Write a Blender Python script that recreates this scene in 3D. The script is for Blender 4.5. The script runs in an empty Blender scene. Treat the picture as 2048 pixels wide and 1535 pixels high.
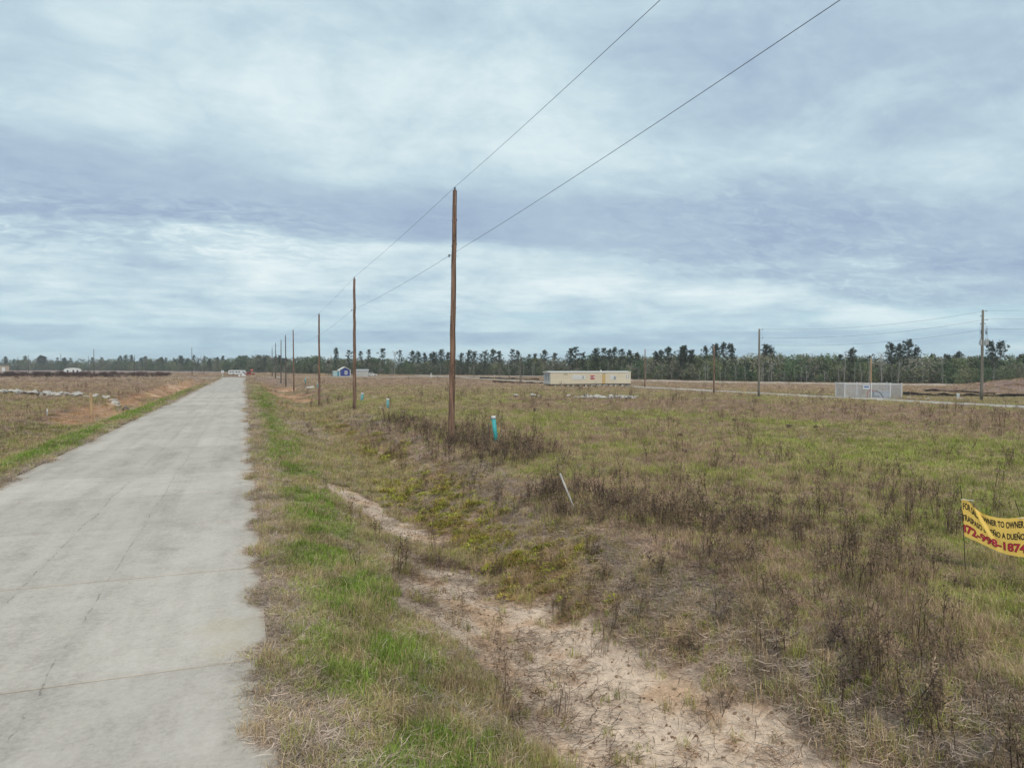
import bpy, bmesh, math, random
import numpy as np
from mathutils import Vector, Matrix

R = math.radians
scene = bpy.context.scene
COL = scene.collection

# ---------------------------------------------------------------- camera
CAM_H = 3.5
YAW, PITCH, FPX = R(20.6), math.atan(34.5 / 1420.0), 1420.0
cam_data = bpy.data.cameras.new('camera')
cam_data.sensor_width = 36.0
cam_data.lens = 36.0 * FPX / 2048.0
cam_data.clip_start = 0.1
cam_data.clip_end = 9000
cam = bpy.data.objects.new('camera', cam_data)
COL.objects.link(cam)
cam.location = (0, 0, CAM_H)
cam.rotation_euler = (R(90) - PITCH, 0, -YAW)
scene.camera = cam

# ---------------------------------------------------------------- exposure
scene.view_settings.view_transform = 'Standard'
scene.view_settings.look = 'None'
scene.view_settings.exposure = 0.22
scene.view_settings.gamma = 1.0
scene.cycles.use_denoising = True
scene.cycles.denoiser = 'OPENIMAGEDENOISE'
scene.cycles.denoising_input_passes = 'RGB_ALBEDO_NORMAL'
scene.cycles.max_bounces = 6
scene.cycles.diffuse_bounces = 3
scene.cycles.glossy_bounces = 2
scene.cycles.transmission_bounces = 3
scene.cycles.transparent_max_bounces = 6
scene.cycles.volume_bounces = 0

SUN_EL, SUN_AZ = R(47), R(195)      # azimuth clockwise from +Y: behind the camera


# ---------------------------------------------------------------- node helpers
class NT:
    def __init__(s, tree):
        s.t = tree

    def n(s, typ, **kw):
        nd = s.t.nodes.new(typ)
        for k, v in kw.items():
            setattr(nd, k, v)
        return nd

    def put(s, sock, v):
        if isinstance(v, bpy.types.NodeSocket):
            s.t.links.new(v, sock)
        elif isinstance(v, (tuple, list)):
            d = sock.default_value
            sock.default_value = tuple(v) + (1.0,) * (len(d) - len(v))
        else:
            sock.default_value = v

    def m(s, op, a, b=None, c=None, clamp=False):
        nd = s.n('ShaderNodeMath', operation=op, use_clamp=clamp)
        for i, v in enumerate((a, b, c)):
            if v is not None:
                s.put(nd.inputs[i], v)
        return nd.outputs[0]

    def vm(s, op, a, b=None):
        nd = s.n('ShaderNodeVectorMath', operation=op)
        s.put(nd.inputs[0], a)
        if b is not None:
            s.put(nd.inputs['Scale'] if op == 'SCALE' else nd.inputs[1], b)
        return nd.outputs['Value'] if op in ('LENGTH', 'DOT_PRODUCT') else nd.outputs[0]

    def noise(s, vec, scale, detail=4, rough=0.5, dist=0.0, lac=2.0):
        nd = s.n('ShaderNodeTexNoise')
        if vec is not None:
            s.put(nd.inputs['Vector'], vec)
        nd.inputs['Scale'].default_value = scale
        nd.inputs['Detail'].default_value = detail
        nd.inputs['Roughness'].default_value = rough
        nd.inputs['Distortion'].default_value = dist
        nd.inputs['Lacunarity'].default_value = lac
        return nd.outputs['Fac']

    def step(s, v, a, b, lo=0.0, hi=1.0):
        nd = s.n('ShaderNodeMapRange', interpolation_type='SMOOTHSTEP')
        s.put(nd.inputs['Value'], v)
        nd.inputs['From Min'].default_value = a
        nd.inputs['From Max'].default_value = b
        nd.inputs['To Min'].default_value = lo
        nd.inputs['To Max'].default_value = hi
        return nd.outputs['Result']

    def mix(s, f, a, b, blend='MIX'):
        nd = s.n('ShaderNodeMix', data_type='RGBA', blend_type=blend)
        s.put(nd.inputs[0], f)
        s.put(nd.inputs[6], a)
        s.put(nd.inputs[7], b)
        return nd.outputs[2]

    def ramp(s, f, stops):
        nd = s.n('ShaderNodeValToRGB')
        cr = nd.color_ramp
        while len(cr.elements) < len(stops):
            cr.elements.new(0.5)
        for e, (p, c) in zip(cr.elements, stops):
            e.position = p
            e.color = tuple(c) + (1.0,)
        s.put(nd.inputs[0], f)
        return nd.outputs[0]

    def comb(s, x, y, z):
        nd = s.n('ShaderNodeCombineXYZ')
        for i, v in enumerate((x, y, z)):
            s.put(nd.inputs[i], v)
        return nd.outputs[0]

    def sep(s, v):
        nd = s.n('ShaderNodeSeparateXYZ')
        s.put(nd.inputs[0], v)
        return nd.outputs[0], nd.outputs[1], nd.outputs[2]


# ---------------------------------------------------------------- world: layered overcast over a Nishita sky
def build_world():
    w = bpy.data.worlds.new('World')
    scene.world = w
    w.use_nodes = True
    w.node_tree.nodes.clear()
    N = NT(w.node_tree)
    sky = N.n('ShaderNodeTexSky', sky_type='NISHITA')
    sky.sun_disc = False
    sky.sun_elevation = SUN_EL
    sky.sun_rotation = SUN_AZ
    sky.air_density = 1.0
    sky.dust_density = 1.5
    d = N.n('ShaderNodeTexCoord').outputs['Generated']
    x, y, z = N.sep(d)
    zc = N.m('MAXIMUM', z, 0.0)
    az = N.m('ARCTAN2', x, y)
    el = N.m('ARCSINE', N.m('MINIMUM', zc, 1.0))
    # cloud deck seen in perspective
    k = N.m('DIVIDE', 1.0, N.m('ADD', zc, 0.24))
    deck = N.comb(N.m('MULTIPLY', x, k), N.m('MULTIPLY', y, k), 0.0)
    # warped angular coordinates for the long cloud banks
    wv = N.comb(N.m('MULTIPLY', az, 3.0), N.m('MULTIPLY', el, 14.0), 3.7)
    w1 = N.m('SUBTRACT', N.noise(wv, 1.3, 5, 0.55), 0.5)
    elw = N.m('ADD', el, N.m('MULTIPLY', w1, 0.075))
    wv2 = N.comb(N.m('MULTIPLY', az, 4.0), N.m('MULTIPLY', el, 34.0), 9.1)
    w2 = N.m('SUBTRACT', N.noise(wv2, 1.6, 6, 0.6), 0.5)

    def bank(c, half, soft_lo, soft_hi):      # a long bank: centre elevation (socket or value), half height
        dlt = N.m('SUBTRACT', elw, c)
        up = N.step(dlt, half, half + soft_hi, 1.0, 0.0)
        lo = N.step(dlt, -half - soft_lo, -half, 0.0, 1.0)
        return N.m('MULTIPLY', up, lo)

    q = N.m('MAXIMUM', N.m('SUBTRACT', az, 0.30), 0.0)
    q2 = N.m('MULTIPLY', N.m('MULTIPLY', q, q), 0.21)
    c1 = N.m('SUBTRACT', 0.207, q2)
    dark1 = bank(c1, 0.022, 0.022, 0.075)
    wide = N.step(az, 0.25, 0.75)
    dark1b = N.m('MULTIPLY', bank(N.m('SUBTRACT', c1, 0.012), 0.045, 0.018, 0.07), wide)
    dark = N.m('MAXIMUM', dark1, dark1b)
    c2 = N.m('SUBTRACT', 0.136, N.m('MULTIPLY', q2, 0.75))
    bright = N.m('MULTIPLY', bank(c2, 0.022, 0.03, 0.015), N.step(az, -0.22, 0.10, 0.05, 1.0))
    big = N.noise(deck, 1.15, 7, 0.55, 0.35)
    mid = N.noise(deck, 2.9, 9, 0.60, 0.5)
    vein = N.noise(N.vm('MULTIPLY', deck, (1.0, 1.4, 1.0)), 11.0, 8, 0.66, 0.6)
    ripple = N.noise(N.vm('MULTIPLY', deck, (1.5, 2.6, 1.0)), 7.0, 5, 0.60, 0.9)
    # mackerel texture in two places of the deck
    mk_l = N.m('MULTIPLY', bank(0.168, 0.028, 0.03, 0.03), N.step(az, -0.05, 0.30, 1.0, 0.0))
    mk_r = N.m('MULTIPLY', N.m('MULTIPLY', dark1b, N.step(az, 0.40, 0.55)), N.step(az, 0.85, 1.0, 1.0, 0.3))
    tone = N.m('ADD', 0.56, N.m('MULTIPLY', N.m('SUBTRACT', big, 0.5), 0.70))
    tone = N.m('ADD', tone, N.m('MULTIPLY', N.m('SUBTRACT', mid, 0.5), 0.95))
    tone = N.m('ADD', tone, N.m('MULTIPLY', N.m('SUBTRACT', vein, 0.5), 0.30))
    upper = N.step(el, 0.20, 0.30)
    glow = N.m('MULTIPLY', bank(0.30, 0.045, 0.05, 0.12), N.m('MULTIPLY', N.step(az, -0.3, 0.15), N.step(az, 0.40, 0.70, 1.0, 0.15)))
    tone = N.m('ADD', tone, N.m('MULTIPLY', glow, 0.24))
    tone = N.m('SUBTRACT', tone, N.m('MULTIPLY', N.step(az, 0.40, 0.9), N.m('MULTIPLY', upper, 0.13)))
    tone = N.m('SUBTRACT', tone, N.m('MULTIPLY', dark, N.m('ADD', 0.31, N.m('MULTIPLY', N.m('SUBTRACT', mid, 0.5), 0.5))))
    tone = N.m('ADD', tone, N.m('MULTIPLY', bright, 0.19))
    tone = N.m('ADD', tone, N.m('MULTIPLY', N.m('SUBTRACT', N.step(ripple, 0.36, 0.72), 0.40), N.m('MULTIPLY', mk_l, 0.32)))
    tone = N.m('ADD', tone, N.m('MULTIPLY', N.m('SUBTRACT', N.step(ripple, 0.42, 0.70), 0.4), N.m('MULTIPLY', mk_r, 0.18)))
    # low streaks lying above the horizon
    low = N.step(el, 0.075, 0.115, 1.0, 0.0)
    tone = N.m('ADD', tone, N.m('MULTIPLY', low, 0.03))
    tone = N.m('ADD', tone, N.m('MULTIPLY', N.m('MULTIPLY', w2, 0.85), N.step(el, 0.10, 0.17, 1.0, 0.12)))
    elt = N.m('ADD', N.m('ADD', el, N.m('MULTIPLY', w2, 0.010)), N.m('MULTIPLY', az, 0.006))
    lav = N.m('MULTIPLY', N.step(elt, 0.030, 0.037), N.step(elt, 0.047, 0.053, 1.0, 0.0))
    tone = N.m('SUBTRACT', tone, N.m('MULTIPLY', lav, 0.20))
    cloud = N.ramp(tone, [(0.10, (0.272, 0.354, 0.474)), (0.36, (0.346, 0.446, 0.540)),
                          (0.58, (0.425, 0.540, 0.605)), (0.80, (0.540, 0.640, 0.680)), (1.0, (0.630, 0.710, 0.730))])
    # clear gaps: pale cyan air between the streaks
    gap = N.m('MULTIPLY', N.step(elt, 0.050, 0.058), N.step(elt, 0.068, 0.085, 1.0, 0.0))
    gap = N.m('MULTIPLY', gap, N.step(N.noise(N.comb(N.m('MULTIPLY', az, 1.6), N.m('MULTIPLY', el, 6.0), 1.0), 1.5, 3), 0.40, 0.58))
    thin = N.m('MULTIPLY', N.step(el, 0.0, 0.12, 1.0, 0.0), 0.34)
    clear = N.m('MAXIMUM', N.m('MULTIPLY', gap, 0.8), thin)
    nish = N.mix(1.0, sky.outputs[0], (0.085, 0.085, 0.085), 'MULTIPLY')
    air = N.mix(0.82, nish, (0.350, 0.565, 0.655))
    col = N.mix(clear, cloud, air)
    bg = N.n('ShaderNodeBackground')
    col = N.mix(1.0, col, (11.0, 11.05, 11.0), 'MULTIPLY')
    N.put(bg.inputs['Color'], col)
    bg.inputs['Strength'].default_value = 0.1
    w.cycles.sampling_method = 'MANUAL'
    w.cycles.sample_map_resolution = 512
    out = N.n('ShaderNodeOutputWorld')
    N.put(out.inputs['Surface'], bg.outputs[0])


build_world()

sun_data = bpy.data.lights.new('sun', 'SUN')
sun_data.energy = 1.5
sun_data.angle = R(10)
sun_data.color = (1.0, 0.90, 0.76)
sun = bpy.data.objects.new('sun', sun_data)
COL.objects.link(sun)
sdir = Vector((math.sin(SUN_AZ) * math.cos(SUN_EL), math.cos(SUN_AZ) * math.cos(SUN_EL), math.sin(SUN_EL)))
sun.rotation_euler = sdir.to_track_quat('Z', 'Y').to_euler()
sun.location = (0, 0, 50)

rng = np.random.default_rng(7)
random.seed(7)


# ---------------------------------------------------------------- numpy noise and terrain
def _hash(ix, iy, seed):
    h = (ix.astype(np.int64) * 374761393 + iy.astype(np.int64) * 668265263 + seed * 974711) & 0x7fffffff
    h = ((h ^ (h >> 13)) * 1274126177) & 0x7fffffff
    h = (h ^ (h >> 16)) & 0xffffff
    return h / float(0xffffff)


def vnoise(x, y, seed=0):
    xi, yi = np.floor(x), np.floor(y)
    fx, fy = x - xi, y - yi
    fx, fy = fx * fx * (3 - 2 * fx), fy * fy * (3 - 2 * fy)
    a, b = _hash(xi, yi, seed), _hash(xi + 1, yi, seed)
    c, d = _hash(xi, yi + 1, seed), _hash(xi + 1, yi + 1, seed)
    return (a * (1 - fx) + b * fx) * (1 - fy) + (c * (1 - fx) + d * fx) * fy


def fbm(x, y, scale, seed=0, octs=4, gain=0.5):
    x = np.asarray(x, float) / scale
    y = np.asarray(y, float) / scale
    s, a, tot = 0.0, 1.0, 0.0
    for o in range(octs):
        cr, sr = math.cos(0.6 * o + seed), math.sin(0.6 * o + seed)
        s = s + a * vnoise(x * cr - y * sr + 17.3 * o, x * sr + y * cr + 9.1 * o, seed + o)
        tot += a
        a *= gain
        x, y = x * 2.03, y * 2.03
    return s / tot


def sst(a, b, x):
    t = np.clip((np.asarray(x, float) - a) / (b - a), 0, 1)
    return t * t * (3 - 2 * t)


def win(a, b, s, x):
    return sst(a - s, a + s, x) * (1 - sst(b - s, b + s, x))


ROAD_L, ROAD_R = -6.8, 0.25
CROSS_A, CROSS_B = 243.0, 251.0
ST2_L, ST2_R = 70.2, 74.9


def ditch_c(y):
    return np.clip(4.25 + 0.052 * (np.asarray(y, float) - 8), 4.1, 5.5)


def base_z(x, y):
    x = np.asarray(x, float)
    y = np.asarray(y, float)
    z = -0.0095 * np.clip(x - 12, 0, 230) * (1 - 0.6 * sst(150, 350, y))
    a = sst(62, 88, y) * (1 - sst(180, 232, y))
    end = 1 - sst(222, 240, y)
    c = ditch_c(y) + a * 1.2
    e0 = 0.55 + a * 1.0
    e1 = c + 3.1 + a * 4.0
    d = (0.95 + a * 0.45) * end
    t = np.where(x < c, sst(e0, c, x), 1 - sst(c, e1, x))
    z = z - d * t
    t = np.where(x > -10.6, 1 - sst(-10.6, -7.7, x), sst(-14.5, -10.6, x))
    z = z - 0.8 * end * t
    # dirt mound at the far right
    mx, my = (x - 152) / 30.0, (y - 92) / 13.0
    z = z + 2.9 * np.exp(-(mx * mx + my * my) * 1.3)
    return z


def terr(x, y):
    x = np.asarray(x, float)
    y = np.asarray(y, float)
    off_road = sst(0.1, 1.5, np.maximum(x - ROAD_R, ROAD_L - x))
    off_x = 1 - win(CROSS_A - 1, CROSS_B + 1, 1.5, y)
    off_2 = 1 - win(ST2_L, ST2_R, 1.5, x)
    m = off_road * off_x * off_2
    z = base_z(x, y)
    z = z + m * ((fbm(x, y, 7.0, 3, 3) - 0.5) * 0.30 + (fbm(x, y, 1.1, 5, 3) - 0.5) * 0.13)
    z = z + m * (fbm(x, y, 0.28, 8, 2) - 0.5) * 0.05 * (1 - sst(25, 50, y))
    inside = np.minimum(x - ROAD_L, ROAD_R - x)
    z = z - 0.14 * sst(0.0, 0.5, inside) * (y < CROSS_B)
    z = z - 0.01 + 0.038 * (1 - sst(0.25, 1.0, np.maximum(x - ROAD_R, ROAD_L - x))) * (y < CROSS_A)
    return z


def tz(x, y):
    return float(terr(np.array([x]), np.array([y]))[0])


def ray(px, py):
    v = np.array([(px - 1024) / FPX, 1.0, -(py - 767.5) / FPX])
    c, s = math.cos(-PITCH), math.sin(-PITCH)
    v = np.array([v[0], v[1] * c - v[2] * s, v[1] * s + v[2] * c])
    c, s = math.cos(-YAW), math.sin(-YAW)
    return np.array([v[0] * c - v[1] * s, v[0] * s + v[1] * c, v[2]])


def spot(px, depth):
    """ground position (x, y, z) at a bearing and a distance ahead"""
    d = ray(px, 733)
    t = depth / (d[0] * math.sin(YAW) + d[1] * math.cos(YAW))
    x, y = d[0] * t, d[1] * t
    return x, y, tz(x, y)


# ---------------------------------------------------------------- materials
MATS = {}


def mat(name, color, rough=0.8, var=0.25, scale=3.0, stretch=(1, 1, 1), col2=None, bump=0.0, metal=0.0, spec=0.3, detail=5):
    if name in MATS:
        return MATS[name]
    m = bpy.data.materials.new(name)
    m.use_nodes = True
    N = NT(m.node_tree)
    b = m.node_tree.nodes['Principled BSDF']
    co = N.vm('MULTIPLY', N.n('ShaderNodeTexCoord').outputs['Object'], stretch)
    f = N.noise(co, scale, detail, 0.6)
    f2 = N.step(f, 0.32, 0.68)
    c2 = col2 if col2 else tuple(v * (1 - var) for v in color)
    N.put(b.inputs['Base Color'], N.mix(f2, c2, tuple(min(1, v * (1 + var * 0.4)) for v in color)))
    b.inputs['Roughness'].default_value = rough
    b.inputs['Metallic'].default_value = metal
    b.inputs['Specular IOR Level'].default_value = spec
    if bump:
        bn = N.n('ShaderNodeBump')
        bn.inputs['Strength'].default_value = bump
        bn.inputs['Distance'].default_value = 0.02
        N.put(bn.inputs['Height'], f)
        N.put(b.inputs['Normal'], bn.outputs[0])
    MATS[name] = m
    return m


def mat_plant(name, instanced=True, trans=0.25):
    m = bpy.data.materials.new(name)
    m.use_nodes = True
    nt = m.node_tree
    nt.nodes.clear()
    N = NT(nt)
    if instanced:
        a = N.n('ShaderNodeAttribute', attribute_type='INSTANCER', attribute_name='tint').outputs['Color']
    else:
        a = N.n('ShaderNodeAttribute', attribute_type='OBJECT', attribute_name='tint').outputs['Color']
    bv = N.n('ShaderNodeAttribute', attribute_type='GEOMETRY', attribute_name='bv').outputs['Fac']
    f = N.m('MULTIPLY_ADD', bv, 0.95, 0.52)
    col = N.vm('SCALE', a, f)
    dif = N.n('ShaderNodeBsdfDiffuse')
    N.put(dif.inputs['Color'], col)
    tr = N.n('ShaderNodeBsdfTranslucent')
    N.put(tr.inputs['Color'], col)
    mx = N.n('ShaderNodeMixShader')
    mx.inputs[0].default_value = trans
    N.put(mx.inputs[1], dif.outputs[0])
    N.put(mx.inputs[2], tr.outputs[0])
    out = N.n('ShaderNodeOutputMaterial')
    N.put(out.inputs['Surface'], mx.outputs[0])
    return m


# ---------------------------------------------------------------- mesh builder
class MB:
    def __init__(s):
        s.v, s.f = [], []

    def add(s, verts, faces):
        o = len(s.v)
        s.v += [tuple(v) for v in verts]
        s.f += [tuple(i + o for i in f) for f in faces]
        return s

    def box(s, c, size, rz=0.0, taper=1.0):
        hx, hy, hz = size[0] / 2, size[1] / 2, size[2] / 2
        cs, sn = math.cos(rz), math.sin(rz)
        vs = []
        for zz in (-1, 1):
            k = taper if zz > 0 else 1.0
            for xx, yy in ((-1, -1), (1, -1), (1, 1), (-1, 1)):
                px, py = xx * hx * k, yy * hy * k
                vs.append((c[0] + px * cs - py * sn, c[1] + px * sn + py * cs, c[2] + zz * hz))
        return s.add(vs, [(0, 3, 2, 1), (4, 5, 6, 7), (0, 1, 5, 4), (1, 2, 6, 5), (2, 3, 7, 6), (3, 0, 4, 7)])

    def tube(s, pts, rad, n=6, cap=True):
        pts = [Vector(p) for p in pts]
        if not hasattr(rad, '__len__'):
            rad = [rad] * len(pts)
        vs, fs = [], []
        for i, p in enumerate(pts):
            t = (pts[min(i + 1, len(pts) - 1)] - pts[max(i - 1, 0)]).normalized()
            a = Vector((0, 0, 1)) if abs(t.z) < 0.9 else Vector((1, 0, 0))
            u = t.cross(a).normalized()
            w = t.cross(u).normalized()
            for j in range(n):
                an = 2 * math.pi * j / n
                vs.append(p + (u * math.cos(an) + w * math.sin(an)) * rad[i])
        for i in range(len(pts) - 1):
            for j in range(n):
                k = (j + 1) % n
                fs.append((i * n + j, i * n + k, (i + 1) * n + k, (i + 1) * n + j))
        if cap:
            fs.append(tuple(range(n - 1, -1, -1)))
            fs.append(tuple(range((len(pts) - 1) * n, len(pts) * n)))
        return s.add(vs, fs)

    def lathe(s, c, prof, n=12):
        vs, fs = [], []
        for r, z in prof:
            for j in range(n):
                a = 2 * math.pi * j / n
                vs.append((c[0] + r * math.cos(a), c[1] + r * math.sin(a), c[2] + z))
        for i in range(len(prof) - 1):
            for j in range(n):
                k = (j + 1) % n
                fs.append((i * n + j, i * n + k, (i + 1) * n + k, (i + 1) * n + j))
        fs.append(tuple(range(n - 1, -1, -1)))
        fs.append(tuple(range((len(prof) - 1) * n, len(prof) * n)))
        return s.add(vs, fs)

    def mesh(s, name, m, smooth=False):
        me = bpy.data.meshes.new(name)
        me.from_pydata(s.v, [], s.f)
        if m:
            me.materials.append(m)
        if smooth:
            me.polygons.foreach_set('use_smooth', [True] * len(me.polygons))
        me.update()
        return me

    def build(s, name, m, parent=None, smooth=False):
        return link(name, s.mesh(name, m, smooth), parent)


def link(name, data, parent=None, loc=None):
    o = bpy.data.objects.new(name, data)
    COL.objects.link(o)
    if parent:
        o.parent = parent
    if loc is not None:
        o.location = loc
    return o


def tag(o, label=None, cat=None, group=None, kind=None):
    if label:
        o['label'] = label
    if cat:
        o['category'] = cat
    if group:
        o['group'] = group
    if kind:
        o['kind'] = kind
    return o


def empty(name, loc, rz=0.0):
    o = link(name, None, None, loc)
    o.rotation_euler = (0, 0, rz)
    return o


def copy_tree(o, parent=None):
    c = o.copy()
    COL.objects.link(c)
    c.parent = parent
    for ch in list(o.children):
        copy_tree(ch, c)
    return c


def bevel(me, w, seg=1):
    bm = bmesh.new()
    bm.from_mesh(me)
    bmesh.ops.bevel(bm, geom=bm.edges[:], offset=w, segments=seg, affect='EDGES', profile=0.5)
    bm.to_mesh(me)
    bm.free()
    return me


# ---------------------------------------------------------------- ground zones (real colours of soil and plants)
C_SAND = np.array([0.79, 0.600, 0.455])
C_SOIL = np.array([0.160, 0.112, 0.078])
C_THATCH = np.array([0.250, 0.195, 0.150])
C_ORANGE = np.array([0.470, 0.265, 0.150])
C_LAV = np.array([0.445, 0.368, 0.338])
C_STRAW = np.array([0.430, 0.335, 0.215])
C_TAN = np.array([0.345, 0.257, 0.200])
C_PURP = np.array([0.250, 0.170, 0.147])
C_OLIVE = np.array([0.285, 0.278, 0.112])
C_LGREEN = np.array([0.275, 0.310, 0.090])
C_GREEN = np.array([0.165, 0.250, 0.050])
C_YGREEN = np.array([0.300, 0.310, 0.060])
C_RUST = np.array([0.245, 0.130, 0.060])
C_DARK = np.array([0.105, 0.074, 0.060])


def zones(x, y):
    """weights of the ground-cover zones at positions x, y"""
    Z = {}
    nb = fbm(x, y, 2.2, 21, 4)
    nc = fbm(x, y, 9.0, 23, 4)
    nd = fbm(x, y, 26.0, 25, 4)
    ns = fbm(x, y, 0.8, 27, 3)
    c = ditch_c(y)
    a = sst(62, 88, y) * (1 - sst(180, 232, y))
    right = x > ROAD_R - 1
    r = x - ROAD_R + (nb - 0.5) * 0.9
    Z['fringe'] = np.where(right, 1 - sst(0.35, 0.95, r), 0) + np.where(~right, 1 - sst(0.25, 0.8, ROAD_L - x + (nb - .5) * .6), 0)
    gb = fbm(x, y * 0.8, 0.95, 31, 4) + 0.06 * sst(15, 40, y)
    Z['green'] = np.where(right, win(0.60, 2.1 + a, 0.55, r) * sst(0.34, 0.52, gb) * 0.9, 0)
    gl = fbm(x, y * 0.5, 3.5, 33, 3)
    Z['green'] = Z['green'] + np.where(~right, win(0.35, 2.1, 0.5, ROAD_L - x + (gl - .5) * 1.2) * sst(0.12, 0.36, gl) * 0.95, 0)
    # bare sand in the ditch bottom
    sn = fbm(x, y, 1.0, 35, 4) - 0.5
    s1 = win(2.75, 5.25, 0.35, x + 0.07 * (y - 10) + sn * 1.6) * (1 - sst(12.6, 14.6, y + sn * 3))
    s1b = win(3.1, 4.6, 0.3, x - 0.06 * (14 - y) + sn * 1.5) * win(13.0, 15.0, 1.0, y)
    s2 = win(3.0, 4.2, 0.3, x + 0.20 * (y - 19) + sn * 1.0) * win(16.5, 24.0, 1.0, y)
    s3 = win(5.0, 7.6, 0.6, x + sn * 3) * (1 - sst(6.5, 8.5, y + sn * 3)) * 0.18
    Z['sand'] = np.clip(np.maximum.reduce([s1, s1b, s2 * 0.9, s3]), 0, 1) * sst(0.26, 0.44, fbm(x, y, 0.9, 37, 4) + 0.20)
    Z['clump'] = win(4.5, 6.4, 0.5, x + (nb - .5) * 2) * win(13, 26, 1.6, y)
    Z['rust'] = np.clip(win(c - 0.3, c + 1.5, 0.6, x + (nb - .5) * 2) * win(4, 60, 4, y) * sst(0.34, 0.56, fbm(x, y, 2.2, 39, 3)), 0, 1)
    Z['bank'] = 1.0 * win(c + 1.0, c + 3.3, 0.5, x + (nb - .5) * 2.0) * (1 - sst(40, 65, y)) + 0.75 * win(1.6, c - 0.6, 0.6, x) * win(14, 60, 4, y) * sst(0.42, 0.58, fbm(x, y * .6, 4, 41, 3))
    # bare orange earth of the deeper ditch farther on and in the left ditch
    o1 = a * win(3.0, 9.8, 1.2, x + (nb - .5) * 3) * sst(0.36, 0.56, fbm(x, y * 0.5, 6, 43, 4))
    o2 = win(-13.8, -8.9, 1.0, x + (nb - .5) * 2) * (1 - sst(215, 235, y)) * sst(0.40, 0.6, fbm(x, y * 0.35, 5, 45, 4) + 0.05 + 0.08 * sst(60, 120, y))
    Z['orange'] = np.clip(o1 + o2, 0, 1)
    # standing dark weeds
    w1 = win(c + 2.2, c + 6.0, 0.8, x + (nb - .5) * 2.5) * win(4, 46, 4, y) * sst(0.36, 0.54, fbm(x, y * .7, 2.6, 47, 4))
    w2 = win(8.0, 11.6, 0.7, x) * win(25.0, 33.5, 1.5, y) * 1.0
    w3 = win(7.0, 30, 2, x) * win(3, 20, 4, y) * sst(0.46, 0.62, fbm(x, y, 2.4, 49, 4)) * 0.30
    w4 = win(8, 60, 4, x) * win(50, 100, 6, y) * sst(0.56, 0.68, nc) * 0.4
    Z['weed'] = np.clip(np.maximum.reduce([w1, w2, w3, w4]), 0, 1)
    # field: pale green, purple-brown and straw patches
    dist = np.hypot(x, y)
    g = sst(0.32, 0.50, fbm(x, y, 7.0, 51, 4)) * win(8, 120, 3, x) * (1 - sst(46, 62, y + 0.15 * x))
    g2 = sst(0.50, 0.62, fbm(x, y, 14, 53, 4)) * (x > 8) * win(62, 100, 12, dist) * 0.6
    Z['lgreen'] = np.clip(g + g2, 0, 1)
    p = sst(0.50, 0.64, fbm(x, y, 8, 55, 4)) * (x > 7)
    p2 = win(52, 84, 7, dist + (nc - .5) * 14) * win(22, 140, 8, x) * sst(0.28, 0.45, fbm(x, y, 12, 57, 4))
    pl = (x < -13) * sst(0.50, 0.66, fbm(x, y * 0.4, 14, 59, 4)) * 0.8
    Z['purple'] = np.clip(np.maximum.reduce([p * 0.8, p2 * 1.4, pl]), 0, 1)
    Z['lgreen'] = Z['lgreen'] * (1 - 0.8 * np.clip(p2, 0, 1))
    Z['lgreen'] = np.clip(Z['lgreen'] + (x < -12) * (1 - sst(65, 100, y)) * sst(0.36, 0.6, fbm(x, y, 9, 61, 4)) * 0.45, 0, 1)
    Z['n'] = nb
    Z['c'] = nc
    Z['d'] = nd
    Z['s'] = ns
    return Z


def soil_color(x, y):
    Z = zones(x, y)
    dist = np.hypot(x, y)
    f = sst(0.35, 0.65, Z['c'])[:, None]
    col = C_SOIL * (1 - f) + C_THATCH * f
    far = sst(60, 150, dist)[:, None]
    g = sst(0.3, 0.7, Z['d'])[:, None]
    col = col * (1 - far) + (C_TAN * 0.86 * (1 - g) + C_PURP * 1.35 * g) * far

    def lay(w, c, k=1.0):
        nonlocal col
        w = np.clip(w * k, 0, 1)[:, None]
        col = col * (1 - w) + c * w
    lay(Z['lgreen'], C_OLIVE * 0.8, 0.6)
    lay(Z['purple'], C_PURP * 1.1, 0.5)
    lay(Z['fringe'], C_THATCH * 0.9, 0.7)
    lay(Z['rust'], C_RUST, 0.7)
    lay(Z['bank'], C_LAV * 0.8, 0.5)
    sandy = sst(0.56, 0.68, fbm(x, y, 0.9, 63, 3)) * win(1.2, 7, 0.5, x) * (1 - sst(30, 60, y))
    lay(sandy, C_SAND * 0.85, 0.55)
    lay(Z['orange'], C_ORANGE)
    hot = Z['orange'] * sst(0.55, 0.7, fbm(x, y * .5, 3.0, 65, 3))
    lay(hot, C_SAND * np.array([0.95, 0.85, 0.75]), 0.7)
    lay(Z['sand'], C_SAND)
    peach = Z['sand'] * sst(0.5, 0.66, fbm(x, y, 0.7, 67, 3))
    lay(peach, np.array([0.66, 0.42, 0.26]), 0.75)
    return np.clip(col, 0, 1), Z


# ---------------------------------------------------------------- ground sheet
def axis(parts):
    out = []
    for a, b, st in parts:
        out.append(np.arange(a, b - st * 0.25, st))
    out.append(np.array([parts[-1][1]]))
    return np.unique(np.round(np.concatenate(out), 4))


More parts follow.
